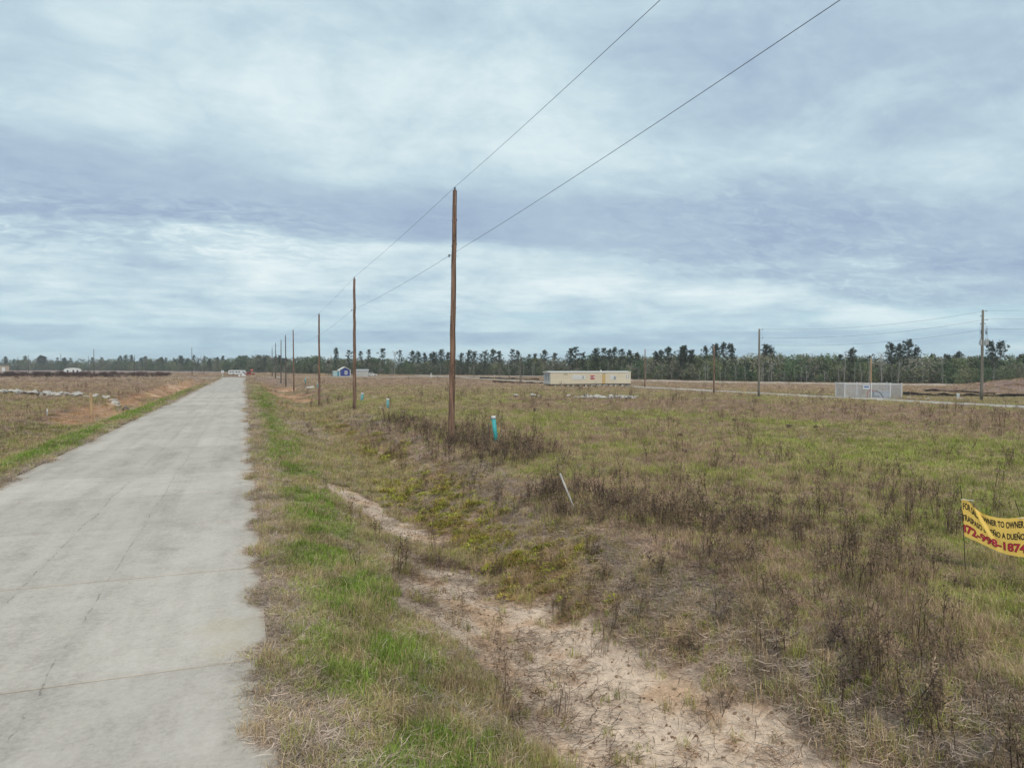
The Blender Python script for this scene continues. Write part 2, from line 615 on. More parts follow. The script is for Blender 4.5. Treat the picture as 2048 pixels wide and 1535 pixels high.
def build_ground():
    xs = axis([(-3200, -400, 140), (-400, -90, 7), (-90, -16, 1.0), (-16, -6.4, 0.25), (-6.4, -0.4, 1.0), (-0.4, 9.0, 0.125), (9.0, 24, 0.3),
               (24, 70, 0.9), (70, 240, 3), (240, 500, 20), (500, 3200, 150)])
    ys = axis([(-60, 0, 3), (0, 4, 0.4), (4, 30, 0.125), (30, 60, 0.3), (60, 130, 0.9), (130, 280, 2.5), (280, 700, 12), (700, 4000, 150)])
    X, Y = np.meshgrid(xs, ys)
    nx, ny = len(xs), len(ys)
    x, y = X.ravel(), Y.ravel()
    z = terr(x, y)
    co = np.stack([x, y, z], 1)
    i = np.arange(nx * ny).reshape(ny, nx)
    quads = np.stack([i[:-1, :-1], i[:-1, 1:], i[1:, 1:], i[1:, :-1]], -1).reshape(-1, 4)
    me = bpy.data.meshes.new('ground')
    me.vertices.add(len(co))
    me.vertices.foreach_set('co', co.ravel().astype(np.float32))
    me.loops.add(quads.size)
    me.loops.foreach_set('vertex_index', quads.ravel().astype(np.int32))
    me.polygons.add(len(quads))
    me.polygons.foreach_set('loop_start', (np.arange(len(quads)) * 4).astype(np.int32))
    me.polygons.foreach_set('use_smooth', np.ones(len(quads), bool))
    me.update(calc_edges=True)
    col, Z = soil_color(x, y)
    at = me.attributes.new('soil', 'FLOAT_COLOR', 'POINT')
    at.data.foreach_set('color', np.concatenate([col, np.ones((len(col), 1))], 1).ravel().astype(np.float32))
    m = bpy.data.materials.new('soil_and_thatch')
    m.use_nodes = True
    N = NT(m.node_tree)
    b = m.node_tree.nodes['Principled BSDF']
    base = N.n('ShaderNodeAttribute', attribute_name='soil').outputs['Color']
    co_ = N.n('ShaderNodeTexCoord').outputs['Object']
    n1 = N.noise(co_, 9.0, 6, 0.7)
    n2 = N.noise(co_, 1.7, 5, 0.6)
    n3 = N.noise(co_, 55.0, 3, 0.6)
    n4 = N.noise(co_, 0.16, 5, 0.6)
    f = N.m('ADD', N.m('MULTIPLY', N.m('SUBTRACT', n1, 0.5), 1.1), N.m('MULTIPLY', N.m('SUBTRACT', n2, 0.5), 0.5))
    f = N.m('ADD', f, N.m('MULTIPLY', N.m('SUBTRACT', n3, 0.5), 0.7))
    f = N.m('ADD', f, N.m('MULTIPLY', N.m('SUBTRACT', n4, 0.5), 0.6))
    c = N.vm('SCALE', base, N.m('ADD', f, 1.0))
    # dark organic litter flecks
    lit = N.step(N.noise(co_, 24.0, 5, 0.75, 0.6), 0.56, 0.66)
    c = N.mix(N.m('MULTIPLY', lit, 0.40), c, (0.10, 0.065, 0.045))
    N.put(b.inputs['Base Color'], c)
    b.inputs['Roughness'].default_value = 0.95
    b.inputs['Specular IOR Level'].default_value = 0.1
    bp = N.n('ShaderNodeBump')
    bp.inputs['Strength'].default_value = 0.7
    bp.inputs['Distance'].default_value = 0.03
    N.put(bp.inputs['Height'], N.m('ADD', n1, N.m('MULTIPLY', n3, 0.4)))
    N.put(b.inputs['Normal'], bp.outputs[0])
    me.materials.append(m)
    o = link('ground', me)
    tag(o, 'uneven brown earth and sand of the ditches and open lots', kind='structure')
    return o


build_ground()


# ---------------------------------------------------------------- roads
def concrete():
    m = bpy.data.materials.new('worn_concrete')
    m.use_nodes = True
    N = NT(m.node_tree)
    b = m.node_tree.nodes['Principled BSDF']
    geo = N.n('ShaderNodeNewGeometry').outputs['Position']
    x, y, z = N.sep(geo)
    long = N.vm('MULTIPLY', geo, (1.0, 0.30, 1.0))
    big = N.noise(long, 0.9, 6, 0.62, 0.4)
    cross = N.noise(geo, 1.9, 8, 0.70, 0.3)
    fine = N.noise(geo, 17.0, 6, 0.75)
    speck = N.noise(geo, 60.0, 3, 0.7)
    t = N.m('ADD', N.m('MULTIPLY', N.m('SUBTRACT', big, 0.5), 0.95), N.m('MULTIPLY', N.m('SUBTRACT', cross, 0.5), 0.75))
    t = N.m('ADD', t, N.m('MULTIPLY', N.m('SUBTRACT', fine, 0.5), 1.15))
    wear = N.noise(N.vm('MULTIPLY', geo, (1.4, 0.05, 1.0)), 1.0, 5, 0.6)
    t = N.m('ADD', t, N.m('MULTIPLY', N.m('SUBTRACT', wear, 0.5), 0.80))
    t = N.m('ADD', t, 0.5)
    c = N.ramp(t, [(0.18, (0.375, 0.326, 0.278)), (0.5, (0.518, 0.455, 0.392)), (0.85, (0.612, 0.540, 0.470))])
    rnd = N.n('ShaderNodeObjectInfo').outputs['Random']
    c = N.vm('SCALE', c, N.m('MULTIPLY_ADD', rnd, 0.15, 0.925))
    warm = N.step(N.noise(long, 0.5, 4, 0.6), 0.48, 0.68)
    c = N.mix(N.m('MULTIPLY', warm, 0.35), c, (0.515, 0.470, 0.410))
    c = N.mix(N.m('MULTIPLY', N.step(speck, 0.62, 0.72), 0.35), c, (0.66, 0.64, 0.60))
    c = N.mix(N.m('MULTIPLY', N.step(speck, 0.30, 0.38, 1.0, 0.0), 0.30), c, (0.26, 0.25, 0.23))
    # two wandering lengthwise cracks
    cw = N.m('MULTIPLY', N.m('SUBTRACT', N.noise(N.comb(0.0, y, 0.0), 0.22, 6, 0.62), 0.5), 0.45)
    jag = N.m('MULTIPLY', N.m('SUBTRACT', N.noise(N.vm('MULTIPLY', geo, (1, 1, 0)), 6.5, 4, 0.7), 0.5), 0.13)
    for x0, sc, wd in ((-3.32, 1.0, 0.016), (-2.10, -0.8, 0.013)):
        dx = N.m('ABSOLUTE', N.m('ADD', N.m('SUBTRACT', N.m('ADD', x, jag), x0), N.m('MULTIPLY', cw, sc)))
        brk = N.step(N.noise(N.vm('MULTIPLY', geo, (0.5, 1.0, 0.0)), 2.6, 4, 0.7), 0.46, 0.58)
        ck = N.m('MULTIPLY', N.step(dx, wd * 0.5, wd, 1.0, 0.0), N.m('ADD', N.m('MULTIPLY', brk, 0.50), 0.03))
        c = N.mix(ck, c, (0.11, 0.10, 0.085))
        halo = N.m('MULTIPLY', N.step(dx, 0.0, 0.22, 1.0, 0.0), 0.14)
        c = N.mix(halo, c, (0.36, 0.335, 0.30))
    # darker grime gathered along the cross joints
    jy = N.m('ABSOLUTE', N.m('SUBTRACT', N.m('FRACT', N.m('DIVIDE', N.m('SUBTRACT', y, 8.9 - 4.13 * 0.5 - 41.3), 4.13)), 0.5))
    gr = N.m('MULTIPLY', N.step(N.m('ADD', jy, N.m('MULTIPLY', N.m('SUBTRACT', cross, 0.5), 0.10)), 0.0, 0.045, 1.0, 0.0), 0.13)
    c = N.mix(gr, c, (0.30, 0.265, 0.225))
    # pale sand washed on to the right edge
    sx = N.m('SUBTRACT', x, -0.25)
    sy = N.m('SUBTRACT', y, 9.85)
    sd = N.m('ADD', N.m('MULTIPLY', N.m('MULTIPLY', sx, sx), 3.2), N.m('MULTIPLY', N.m('MULTIPLY', sy, sy), 1.3))
    sm = N.m('MULTIPLY', N.step(N.m('ADD', sd, N.m('MULTIPLY', N.m('SUBTRACT', cross, 0.5), 5.0)), -0.2, 1.0, 1.0, 0.0), 0.45)
    c = N.mix(sm, c, (0.60, 0.51, 0.37))
    edge = N.m('MINIMUM', N.m('SUBTRACT', ROAD_R, x), N.m('SUBTRACT', x, ROAD_L))
    dirt = N.m('MULTIPLY', N.step(N.m('ADD', edge, N.m('MULTIPLY', N.m('SUBTRACT', cross, 0.5), 0.9)), 0.0, 0.45, 1.0, 0.0), 0.4)
    c = N.mix(dirt, c, (0.40, 0.34, 0.27))
    N.put(b.inputs['Base Color'], c)
    b.inputs['Roughness'].default_value = 0.9
    b.inputs['Specular IOR Level'].default_value = 0.25
    bp = N.n('ShaderNodeBump')
    bp.inputs['Strength'].default_value = 0.30
    bp.inputs['Distance'].default_value = 0.006
    N.put(bp.inputs['Height'], N.m('ADD', fine, N.m('MULTIPLY', speck, 0.5)))
    N.put(b.inputs['Normal'], bp.outputs[0])
    return m


def build_roads():
    con = concrete()
    bed = mat('road_bed', (0.16, 0.13, 0.10), var=0.3, scale=6)
    xm, w = (ROAD_L + ROAD_R) / 2, ROAD_R - ROAD_L
    road = MB().box((xm, 115.0, -0.085), (w - 0.04, 249.0, 0.13)).build('road', bed)
    tag(road, 'straight pale concrete road running to a distant junction', kind='structure')
    joints = [8.9 + 4.13 * k for k in range(-5, 24)]
    proto = None
    L = 4.13 - 0.045
    for k in range(len(joints) - 1):
        if proto is None:
            bm = bmesh.new()
            bmesh.ops.create_cube(bm, size=1.0)
            bmesh.ops.scale(bm, vec=(w, L, 0.11), verts=bm.verts)
            bmesh.ops.bevel(bm, geom=[e for e in bm.edges if e.verts[0].co.z > 0 and e.verts[1].co.z > 0], offset=0.010, segments=1, affect='EDGES')
            proto = bpy.data.meshes.new('slab')
            bm.to_mesh(proto)
            bm.free()
            proto.materials.append(con)
        s = link('slab', proto, road, (xm, joints[k] + 4.13 / 2, -0.025 + random.uniform(-0.0025, 0.0025)))
        s.rotation_euler = (random.uniform(-0.0006, 0.0006), random.uniform(-0.0008, 0.0008), 0)
    y0 = joints[-1] + 0.02
    MB().box((xm, (y0 + CROSS_A + 0.5) / 2, -0.025), (w, CROSS_A + 0.5 - y0, 0.11)).build('far_pavement', con, road)
    far = MB().box((0, (CROSS_A + CROSS_B) / 2, -0.02), (420, CROSS_B - CROSS_A, 0.13)).build('cross_road', con)
    tag(far, 'pale concrete road crossing at the end of the straight road', kind='structure')
    # the second street of crushed limestone, parallel to the first
    lime = mat('crushed_limestone', (0.50, 0.45, 0.385), var=0.35, scale=0.8, bump=0.4, rough=0.95)
    ys = np.arange(20, 330, 3.0)
    xs = np.linspace(ST2_L, ST2_R, 5)
    mb = MB()
    vs = []
    for y in ys:
        wob = math.sin(y * 0.07) * 0.4 + math.sin(y * 0.31) * 0.15
        for q, x in enumerate(xs):
            xx = x + wob
            vs.append((xx, y, float(base_z(xx, y)) + 0.16 - (0.10 if q in (0, 4) else 0.0)))
    n = len(xs)
    fs = [(i * n + j, i * n + j + 1, (i + 1) * n + j + 1, (i + 1) * n + j) for i in range(len(ys) - 1) for j in range(n - 1)]
    o = mb.add(vs, fs).build('gravel_road', lime)
    tag(o, 'white limestone road crossing the field behind the lots', kind='structure')
    # sandy berm in front of the woods on the right
    bermc = mat('berm_sand', (0.47, 0.37, 0.29), var=0.35, scale=0.7, rough=0.95, bump=0.4)
    vs = []
    pts = [spot(px, d)[:2] for px, d in ((1230, 222), (1350, 206), (1500, 196), (1650, 192), (1800, 188), (1950, 184), (2200, 178))]
    P = []
    for i in range(len(pts) - 1):
        for t in np.linspace(0, 1, 12, endpoint=False):
            P.append((pts[i][0] * (1 - t) + pts[i + 1][0] * t, pts[i][1] * (1 - t) + pts[i + 1][1] * t))
    prof = [(-4, -0.25), (-1.6, 0.30), (0, 0.50), (2, 0.42), (5, -0.25)]
    vs = []
    for i, (x, y) in enumerate(P):
        a = P[max(0, i - 1)]
        b = P[min(len(P) - 1, i + 1)]
        t = Vector((b[0] - a[0], b[1] - a[1])).normalized()
        nrm = Vector((-t.y, t.x))
        h = 0.7 + 0.6 * vnoise(np.array([i * 0.35]), np.array([2.0]), 4)[0]
        for q, zz in prof:
            xx, yy = x + nrm.x * q, y + nrm.y * q
            vs.append((xx, yy, float(base_z(xx, yy)) + zz * h))
    n = len(prof)
    fs = [(i * n + j, (i + 1) * n + j, (i + 1) * n + j + 1, i * n + j + 1) for i in range(len(P) - 1) for j in range(n - 1)]
    o = MB().add(vs, fs).build('sand_berm', bermc, smooth=True)
    tag(o, 'low pinkish sand berm along the foot of the right woods', kind='structure')


build_roads()

# ---------------------------------------------------------------- ground cover: blades, stalks, twigs
MAT_GRASS = mat_plant('grass_blades', True, 0.14)
MAT_STALK = mat_plant('dry_stalks', True, 0.08)
MAT_LEAF = mat_plant('tree_foliage', True, 0.12)


def ribbon_mesh(name, strips, m):
    """strips: list of (points, widths, side vector, value); each becomes a tapering ribbon"""
    v, f, bv = [], [], []
    for pts, wid, side, val in strips:
        o = len(v)
        k = len(pts)
        for p, w in zip(pts, wid):
            if w <= 0:
                v.append(p)
                bv.append(val)
            else:
                v.append(p - side * w)
                v.append(p + side * w)
                bv += [val, val]
        i = o
        for q in range(k - 1):
            if wid[q + 1] <= 0:
                f.append((i, i + 1, i + 2))
            else:
                f.append((i, i + 1, i + 3, i + 2))
                i += 2
    me = bpy.data.meshes.new(name)
    me.from_pydata([tuple(p) for p in v], [], f)
    a = me.attributes.new('bv', 'FLOAT', 'POINT')
    a.data.foreach_set('value', np.array(bv, np.float32))
    me.materials.append(m)
    return me


def tuft(name, seed, n, h, spread, lean, width, curl=0.5, m=None):
    r = random.Random(seed)
    S = []
    for _ in range(n):
        a = r.uniform(0, 2 * math.pi)
        d = spread * math.sqrt(r.random())
        p0 = Vector((d * math.cos(a), d * math.sin(a), -0.01))
        b = r.uniform(0, 2 * math.pi)
        out = Vector((math.cos(b), math.sin(b), 0))
        ht = r.uniform(*h)
        ln = r.uniform(*lean)
        w = width * r.uniform(0.6, 1.4)
        p1 = p0 + Vector((0, 0, ht * 0.55 * math.cos(ln * 0.6))) + out * ht * 0.55 * math.sin(ln * 0.6)
        l2 = min(ln * 1.4 + curl * r.random(), 2.2)
        p2 = p1 + Vector((0, 0, ht * 0.5 * math.cos(l2))) + out * ht * 0.5 * math.sin(l2)
        p2.z = max(p2.z, 0.004)
        side = Vector((-out.y, out.x, 0)).lerp(Vector((math.cos(a), math.sin(a), 0)), 0.3).normalized()
        S.append(((p0, p1, p2), (w, w * 0.8, 0), side, r.random()))
    return ribbon_mesh(name, S, m or MAT_GRASS)


def mat_of_straw(name, seed, n, rad, length, width, rise):
    r = random.Random(seed)
    S = []
    for _ in range(n):
        a = r.uniform(0, 6.283)
        d = rad * math.sqrt(r.random())
        p = Vector((d * math.cos(a), d * math.sin(a), r.uniform(0.0, rise * 0.7)))
        b = r.uniform(0, 6.283)
        L = length * r.uniform(0.5, 1.3)
        pts = [p]
        for q in range(3):
            b += r.uniform(-0.38, 0.38)
            p = p + Vector((math.cos(b), math.sin(b), r.uniform(-0.35, 0.45))) * L / 3
            p.z = min(max(p.z, 0.002), rise * 1.3)
            pts.append(p)
        side = Vector((-math.sin(b), math.cos(b), r.uniform(-0.6, 0.6))).normalized()
        w = width * r.uniform(0.6, 1.4)
        S.append((pts, (w, w, w * 0.8, 0), side, r.random()))
    return ribbon_mesh(name, S, MAT_GRASS)


def stalks(name, seed, n, h, spread, branches):
    r = random.Random(seed)
    S = []
    for _ in range(n):
        a = r.uniform(0, 6.283)
        d = spread * math.sqrt(r.random())
        p = Vector((d * math.cos(a), d * math.sin(a), -0.02))
        ht = r.uniform(*h)
        b = r.uniform(0, 6.283)
        ln = r.uniform(0.0, 0.28)
        ax = Vector((math.cos(b) * math.sin(ln), math.sin(b) * math.sin(ln), math.cos(ln)))
        val = r.random()
        pts = [p, p + ax * ht * 0.5 + Vector((r.uniform(-.02, .02), r.uniform(-.02, .02), 0)), p + ax * ht]
        for sd in (Vector((1, 0, 0)), Vector((0, 1, 0))):
            S.append((pts, (0.0045, 0.0035, 0.0), sd, val))
        for _ in range(r.randint(*branches)):
            t = r.uniform(0.35, 0.95)
            q = p + ax * ht * t
            c = r.uniform(0, 6.283)
            L = ht * r.uniform(0.12, 0.30) * (1.15 - t * 0.5)
            e = q + Vector((math.cos(c) * 0.55, math.sin(c) * 0.55, 0.8)).normalized() * L
            S.append(((q, (q + e) / 2 + Vector((0, 0, -0.01)), e), (0.003, 0.0028, 0.0), Vector((-math.sin(c), math.cos(c), 0)), val))
            for _ in range(3):    # seed heads and withered leaves
                g = q.lerp(e, r.uniform(0.4, 1.0))
                u = Vector((r.uniform(-1, 1), r.uniform(-1, 1), r.uniform(-0.4, 1))).normalized()
                S.append(((g, g + u * 0.025, g + u * 0.05), (0.002, 0.008, 0.0), Vector((-u.y, u.x, 0.2)).normalized(), r.random()))
    return ribbon_mesh(name, S, MAT_STALK)


def twigs(name, seed, n, rad):
    r = random.Random(seed)
    S = []
    for _ in range(n):
        a = r.uniform(0, 6.283)
        d = rad * math.sqrt(r.random())
        p = Vector((d * math.cos(a), d * math.sin(a), r.uniform(0.004, 0.03)))
        b = r.gauss(0.0, 0.55)
        L = r.uniform(0.08, 0.38)
        pts, w = [p], r.uniform(0.0012, 0.0034)
        for q in range(3):
            b += r.uniform(-0.5, 0.5)
            p = p + Vector((math.cos(b), math.sin(b), r.uniform(-0.12, 0.14))) * L / 3
            p.z = min(max(p.z, 0.004), 0.07)
            pts.append(p)
        side = Vector((-math.sin(b), math.cos(b), r.uniform(-0.3, 0.3))).normalized()
        S.append((pts, (w, w, w * 0.8, 0), side, r.random()))
    return ribbon_mesh(name, S, MAT_STALK)


def leafy(name, seed, n, rad, h):
    r = random.Random(seed)
    S = []
    for _ in range(n):
        a = r.uniform(0, 6.283)
        d = rad * r.random() ** 0.6
        z = h * (1 - (d / rad) ** 2) * r.uniform(0.4, 1.0)
        p = Vector((d * math.cos(a), d * math.sin(a), z))
        u = Vector((math.cos(a) + r.uniform(-.8, .8), math.sin(a) + r.uniform(-.8, .8), r.uniform(0.1, 1.0))).normalized()
        L = r.uniform(0.04, 0.09)
        S.append(((p, p + u * L * 0.5, p + u * L), (0.004, 0.012, 0.0), Vector((-u.y, u.x, r.uniform(-.3, .3))).normalized(), r.random()))
    return ribbon_mesh(name, S, MAT_GRASS)


def gn_scatter(name, meshes, pts, rot, scl, idx, tint, label, kind='stuff'):
    """one object whose points carry copies of the little meshes"""
    pc = bpy.data.collections.new(name + '_shapes')
    for i, me in enumerate(meshes):
        pc.objects.link(bpy.data.objects.new('%s_shape_%02d' % (name, i), me))
    me = bpy.data.meshes.new(name)
    me.vertices.add(len(pts))
    me.vertices.foreach_set('co', np.asarray(pts, np.float32).ravel())
    for nm, typ, dat, key in (('rot', 'FLOAT_VECTOR', rot, 'vector'), ('scl', 'FLOAT_VECTOR', scl, 'vector'),
                              ('idx', 'INT', idx, 'value'), ('tint', 'FLOAT_COLOR', np.concatenate([tint, np.ones((len(tint), 1))], 1), 'color')):
        a = me.attributes.new(nm, typ, 'POINT')
        a.data.foreach_set(key, np.asarray(dat, np.int32 if typ == 'INT' else np.float32).ravel())
    me.update()
    o = link(name, me)
    tag(o, label, kind=kind)
    g = bpy.data.node_groups.new(name + '_scatter', 'GeometryNodeTree')
    g.interface.new_socket('Geometry', in_out='INPUT', socket_type='NodeSocketGeometry')
    g.interface.new_socket('Geometry', in_out='OUTPUT', socket_type='NodeSocketGeometry')
    gi, go = g.nodes.new('NodeGroupInput'), g.nodes.new('NodeGroupOutput')
    ci = g.nodes.new('GeometryNodeCollectionInfo')
    ci.inputs['Collection'].default_value = pc
    ci.inputs['Separate Children'].default_value = True
    ci.inputs['Reset Children'].default_value = True
    ip = g.nodes.new('GeometryNodeInstanceOnPoints')
    ip.inputs['Pick Instance'].default_value = True
    L = g.links.new

    def named(nm, typ):
        n = g.nodes.new('GeometryNodeInputNamedAttribute')
        n.data_type = typ
        n.inputs['Name'].default_value = nm
        return n.outputs['Attribute']
    L(gi.outputs[0], ip.inputs['Points'])
    L(ci.outputs[0], ip.inputs['Instance'])
    L(named('idx', 'INT'), ip.inputs['Instance Index'])
    er = g.nodes.new('FunctionNodeEulerToRotation')
    L(named('rot', 'FLOAT_VECTOR'), er.inputs[0])
    L(er.outputs[0], ip.inputs['Rotation'])
    L(named('scl', 'FLOAT_VECTOR'), ip.inputs['Scale'])
    L(ip.outputs[0], go.inputs[0])
    md = o.modifiers.new('scatter', 'NODES')
    md.node_group = g
    return o


def scatter_points(n, dmin, dmax, dref, rho):
    """plants per square metre fall off with distance from the road bend the lots are seen from"""
    half = R(56)
    u = rng.random(n)
    d = dmin * (dmax / dmin) ** u if rho else np.sqrt(dmin ** 2 + u * (dmax ** 2 - dmin ** 2))
    az = YAW + rng.uniform(-half, half, n)
    return d * np.sin(az), d * np.cos(az), d


def grow_ground_cover():
    near = scatter_points(84000, 3.0, 17.0, 17, False)
    far = scatter_points(300000, 17.0, 430.0, 17, True)
    x = np.concatenate([near[0], far[0]])
    y = np.concatenate([near[1], far[1]])
    d = np.concatenate([near[2], far[2]])
    ok = (y > -6)
    edge_r = ROAD_R - 0.75 * sst(0.44, 0.82, fbm(x, y, 1.2, 71, 4)) + 0.08
    edge_l = ROAD_L + 0.60 * sst(0.50, 0.82, fbm(x, y, 1.1, 73, 4)) - 0.08
    ok &= ~((x > edge_l) & (x < edge_r) & (y < CROSS_B))
    ok &= ~((y > CROSS_A - 0.3) & (y < CROSS_B + 0.3))
    ok &= ~((x > ST2_L - 0.2) & (x < ST2_R + 0.6))
    x, y, d = x[ok], y[ok], d[ok]
    Z = zones(x, y)
    n = len(x)
    rr = rng.random(n)
    # species weights: 0 green tuft, 1 straw tuft, 2 matted dead grass, 3 stalks, 4 twigs, 5 leafy clump
    W = np.zeros((6, n))
    W[0] = 0.46
    W[1] = 0.34
    W[2] = 0.20
    tint = np.zeros((n, 3))

    def lay(w, vec):
        w = np.clip(w, 0, 1)
        for k in range(6):
            W[k] = W[k] * (1 - w) + vec[k] * w
    lay(Z['lgreen'], (0.74, 0.20, 0.06, 0.0, 0, 0))
    lay(Z['purple'] * 0.8, (0.14, 0.52, 0.33, 0.01, 0, 0))
    lay(Z['bank'], (0.10, 0.20, 0.69, 0.01, 0, 0))
    lay(Z['fringe'], (0.10, 0.14, 0.76, 0, 0, 0))
    lay(Z['green'], (0.85, 0.08, 0.07, 0, 0, 0))
    lay(Z['rust'] * 0.8, (0.34, 0.22, 0.30, 0.02, 0.06, 0.06))
    lay(Z['clump'] * 0.9, (0.40, 0.14, 0.22, 0, 0.06, 0.18))
    lay(Z['weed'] * 0.6, (0.42, 0.27, 0.19, 0.12, 0, 0))
    lay(Z['orange'], (0.10, 0.50, 0.40, 0, 0, 0))
    lay(Z['sand'] * 1.5, (0.10, 0.06, 0.14, 0.02, 0.68, 0))
    cum = np.cumsum(W / W.sum(0), 0)
    sp = (rr[None, :] > cum).sum(0).clip(0, 5)
    # thin out on bare ground and towards bare patches
    keep = np.ones(n)
    keep *= 1 - 0.90 * np.clip(Z['sand'] * 1.3, 0, 1)
    keep *= 1 - 0.80 * Z['orange']
    thin = sst(0.54, 0.66, fbm(x, y, 0.9, 63, 3)) * win(1.2, 7, 0.5, x) * (1 - sst(30, 60, y))
    keep *= 1 - 0.30 * thin
    keep *= np.where(sp == 3, 0.75, 1.0)
    keep *= 1 - 0.5 * sst(90, 200, d)
    lush = sst(0.42, 0.58, fbm(x, y, 0.55, 75, 2))
    keep *= np.where((Z['clump'] > 0.3) & ((sp == 5) | (sp == 0)), 0.25 + 0.75 * lush, 1.0)
    k = rng.random(n) < keep
    x, y, d, sp = x[k], y[k], d[k], sp[k]
    Z = {q: v[k] for q, v in Z.items()}
    n = len(x)
    z = terr(x, y)

    # real colours per plant
    j1, j2 = rng.random((n, 1)), rng.random((n, 1))
    fn = sst(0.35, 0.65, Z['n'])[:, None]
    fd = sst(0.35, 0.65, Z['d'])[:, None]
    farm = sst(70, 170, d)[:, None]
    t_green = C_OLIVE * (1 - fn * 0.6) + C_LGREEN * fn * 0.6
    g = np.clip(Z['green'], 0, 1)[:, None]
    t_green = t_green * (1 - g) + C_GREEN * g
    g = np.clip(Z['lgreen'], 0, 1)[:, None]
    t_green = t_green * (1 - g) + C_LGREEN * g
    g = np.clip(Z['clump'], 0, 1)[:, None]
    t_green = t_green * (1 - g) + (C_YGREEN * 1.15 * (0.45 + 0.55 * j1) + C_RUST * 1.3 * (0.55 - 0.55 * j1)) * g
    t_green = t_green * (1 - farm * 0.75) + C_TAN * 1.1 * farm * 0.75
    t_straw = C_STRAW * (0.5 + 0.5 * j1) + C_TAN * (0.5 - 0.5 * j1)
    p = np.clip(Z['purple'], 0, 1)[:, None]
    t_straw = t_straw * (1 - 0.72 * p) + C_PURP * 1.45 * 0.72 * p
    t_straw = t_straw * (1 - farm * 0.8) + (C_TAN * 1.15 * (1 - fd) + C_PURP * 1.6 * fd) * farm * 0.8
    o = Z['orange'][:, None]
    t_straw = t_straw * (1 - 0.6 * o) + C_ORANGE * 1.0 * 0.6 * o
    t_mat = C_LAV * (0.55 + 0.45 * j1) + C_TAN * (0.45 - 0.45 * j1)
    t_mat = t_mat * (1 - 0.45 * p) + C_PURP * 1.7 * 0.45 * p
    r_ = np.clip(Z['rust'], 0, 1)[:, None]
    t_mat = t_mat * (1 - 0.65 * r_) + C_RUST * 1.5 * 0.65 * r_
    t_mat = t_mat * (1 - farm * 0.7) + (C_TAN * 1.1 * (1 - fd) + C_PURP * 1.5 * fd) * farm * 0.7
    t_stalk = C_DARK * (1.0 + 0.5 * j1) + np.array([0.10, 0.085, 0.06]) * j2 * 0.8
    t_twig = np.array([0.095, 0.062, 0.048]) * (0.7 + 0.9 * j1)
    t_leaf = C_YGREEN * (0.55 + 0.5 * j1) * (1 - 0.45 * (j2 > 0.6)) + C_RUST * 0.5 * (j2 > 0.6)
    tint = np.choose(sp[:, None], [t_green, t_straw, t_mat, t_stalk, t_twig, t_leaf])
    tint = np.clip(tint * (0.62 + 0.50 * rng.random((n, 1)) + 0.34 * sst(0.3, 0.7, fbm(x, y, 0.45, 77, 2))[:, None]) * np.array([1.24, 1.19, 1.06]), 0, 0.85)

    grow = np.maximum(d / 17.0, 1.0)
    sxy = grow ** 0.80
    sz = grow ** 0.22
    sxy = np.where(sp == 3, grow ** 0.55, sxy)
    hvar = 0.65 + 0.7 * rng.random(n)
    hz = 0.45 + 0.6 * Z['c'] + 0.75 * sst(0.35, 0.7, Z['s'])
    rot = np.stack([rng.uniform(-.12, .12, n), rng.uniform(-.12, .12, n), rng.uniform(0, 6.283, n)], 1)
    rot[sp == 4, 2] = rng.normal(-0.35, 0.45, (sp == 4).sum())
    pts = np.stack([x, y, z], 1)

    def part(k, meshes, name, label, hs=1.0, ws=1.0, extra=None):
        m = sp == k
        if extra is not None:
            m &= extra
        c = m.sum()
        s = np.stack([sxy[m] * ws * (0.8 + 0.5 * rng.random(c))] * 2 + [sz[m] * hvar[m] * hz[m] * hs], 1)
        gn_scatter(name, meshes, pts[m], rot[m], s, rng.integers(0, len(meshes), c), tint[m], label)

    part(0, [tuft('tuft', 10 + i, 26, (0.05, 0.17), 0.085, (0.05, 0.75), 0.0030) for i in range(4)], 'green_grass',
         'green and olive grass in patches along the verge and field')
    part(1, [tuft('straw', 20 + i, 22, (0.10, 0.26), 0.09, (0.1, 1.1), 0.0024, 0.9) for i in range(4)], 'straw_grass',
         'dry straw coloured grass standing over the field and banks')
    part(2, [mat_of_straw('thatch', 30 + i, 38, 0.13, 0.145, 0.0022, 0.08) for i in range(4)], 'dead_grass',
         'matted greyish dead grass on the ditch banks and road edge')
    part(3, [stalks('stalk', 40 + i, 5, (0.30, 0.70), 0.12, (3, 6)) for i in range(5)], 'dry_weeds',
         'dark brown dead weed stalks standing along the bank and field')
    part(4, [twigs('twig', 50 + i, 16, 0.34) for i in range(4)], 'twig_litter',
         'dark twigs and dead runners lying on the bare sand')
    part(5, [leafy('clump', 60 + i, 60, 0.13, 0.13) for i in range(3)], 'ditch_plants',
         'yellow green leafy clumps growing in the damp ditch')
    print('ground cover', n, np.bincount(sp, minlength=6))

    # taller single weeds on the bank
    m = 3400
    xx = 6 + 28 * rng.random(m) ** 1.6
    yy = rng.uniform(5, 46, m)
    zz = zones(xx, yy)
    kk = rng.random(m) < np.clip(zz['weed'] * 0.8 + 0.012, 0, 1)
    xx, yy = xx[kk], yy[kk]
    m = len(xx)
    j = rng.random((m, 1))
    gn_scatter('tall_weeds', [stalks('tall_stalk', 80 + i, 2, (0.6, 1.15), 0.07, (8, 14)) for i in range(5)],
               np.stack([xx, yy, terr(xx, yy)], 1), np.stack([rng.uniform(-.15, .15, m), rng.uniform(-.15, .15, m), rng.uniform(0, 6.28, m)], 1),
               np.stack([np.full(m, 1.3)] * 2 + [rng.uniform(0.35, 0.95, m)], 1), rng.integers(0, 5, m),
               C_DARK * (0.9 + 0.7 * j), 'tall dark branching dead weeds sticking up above the grass')
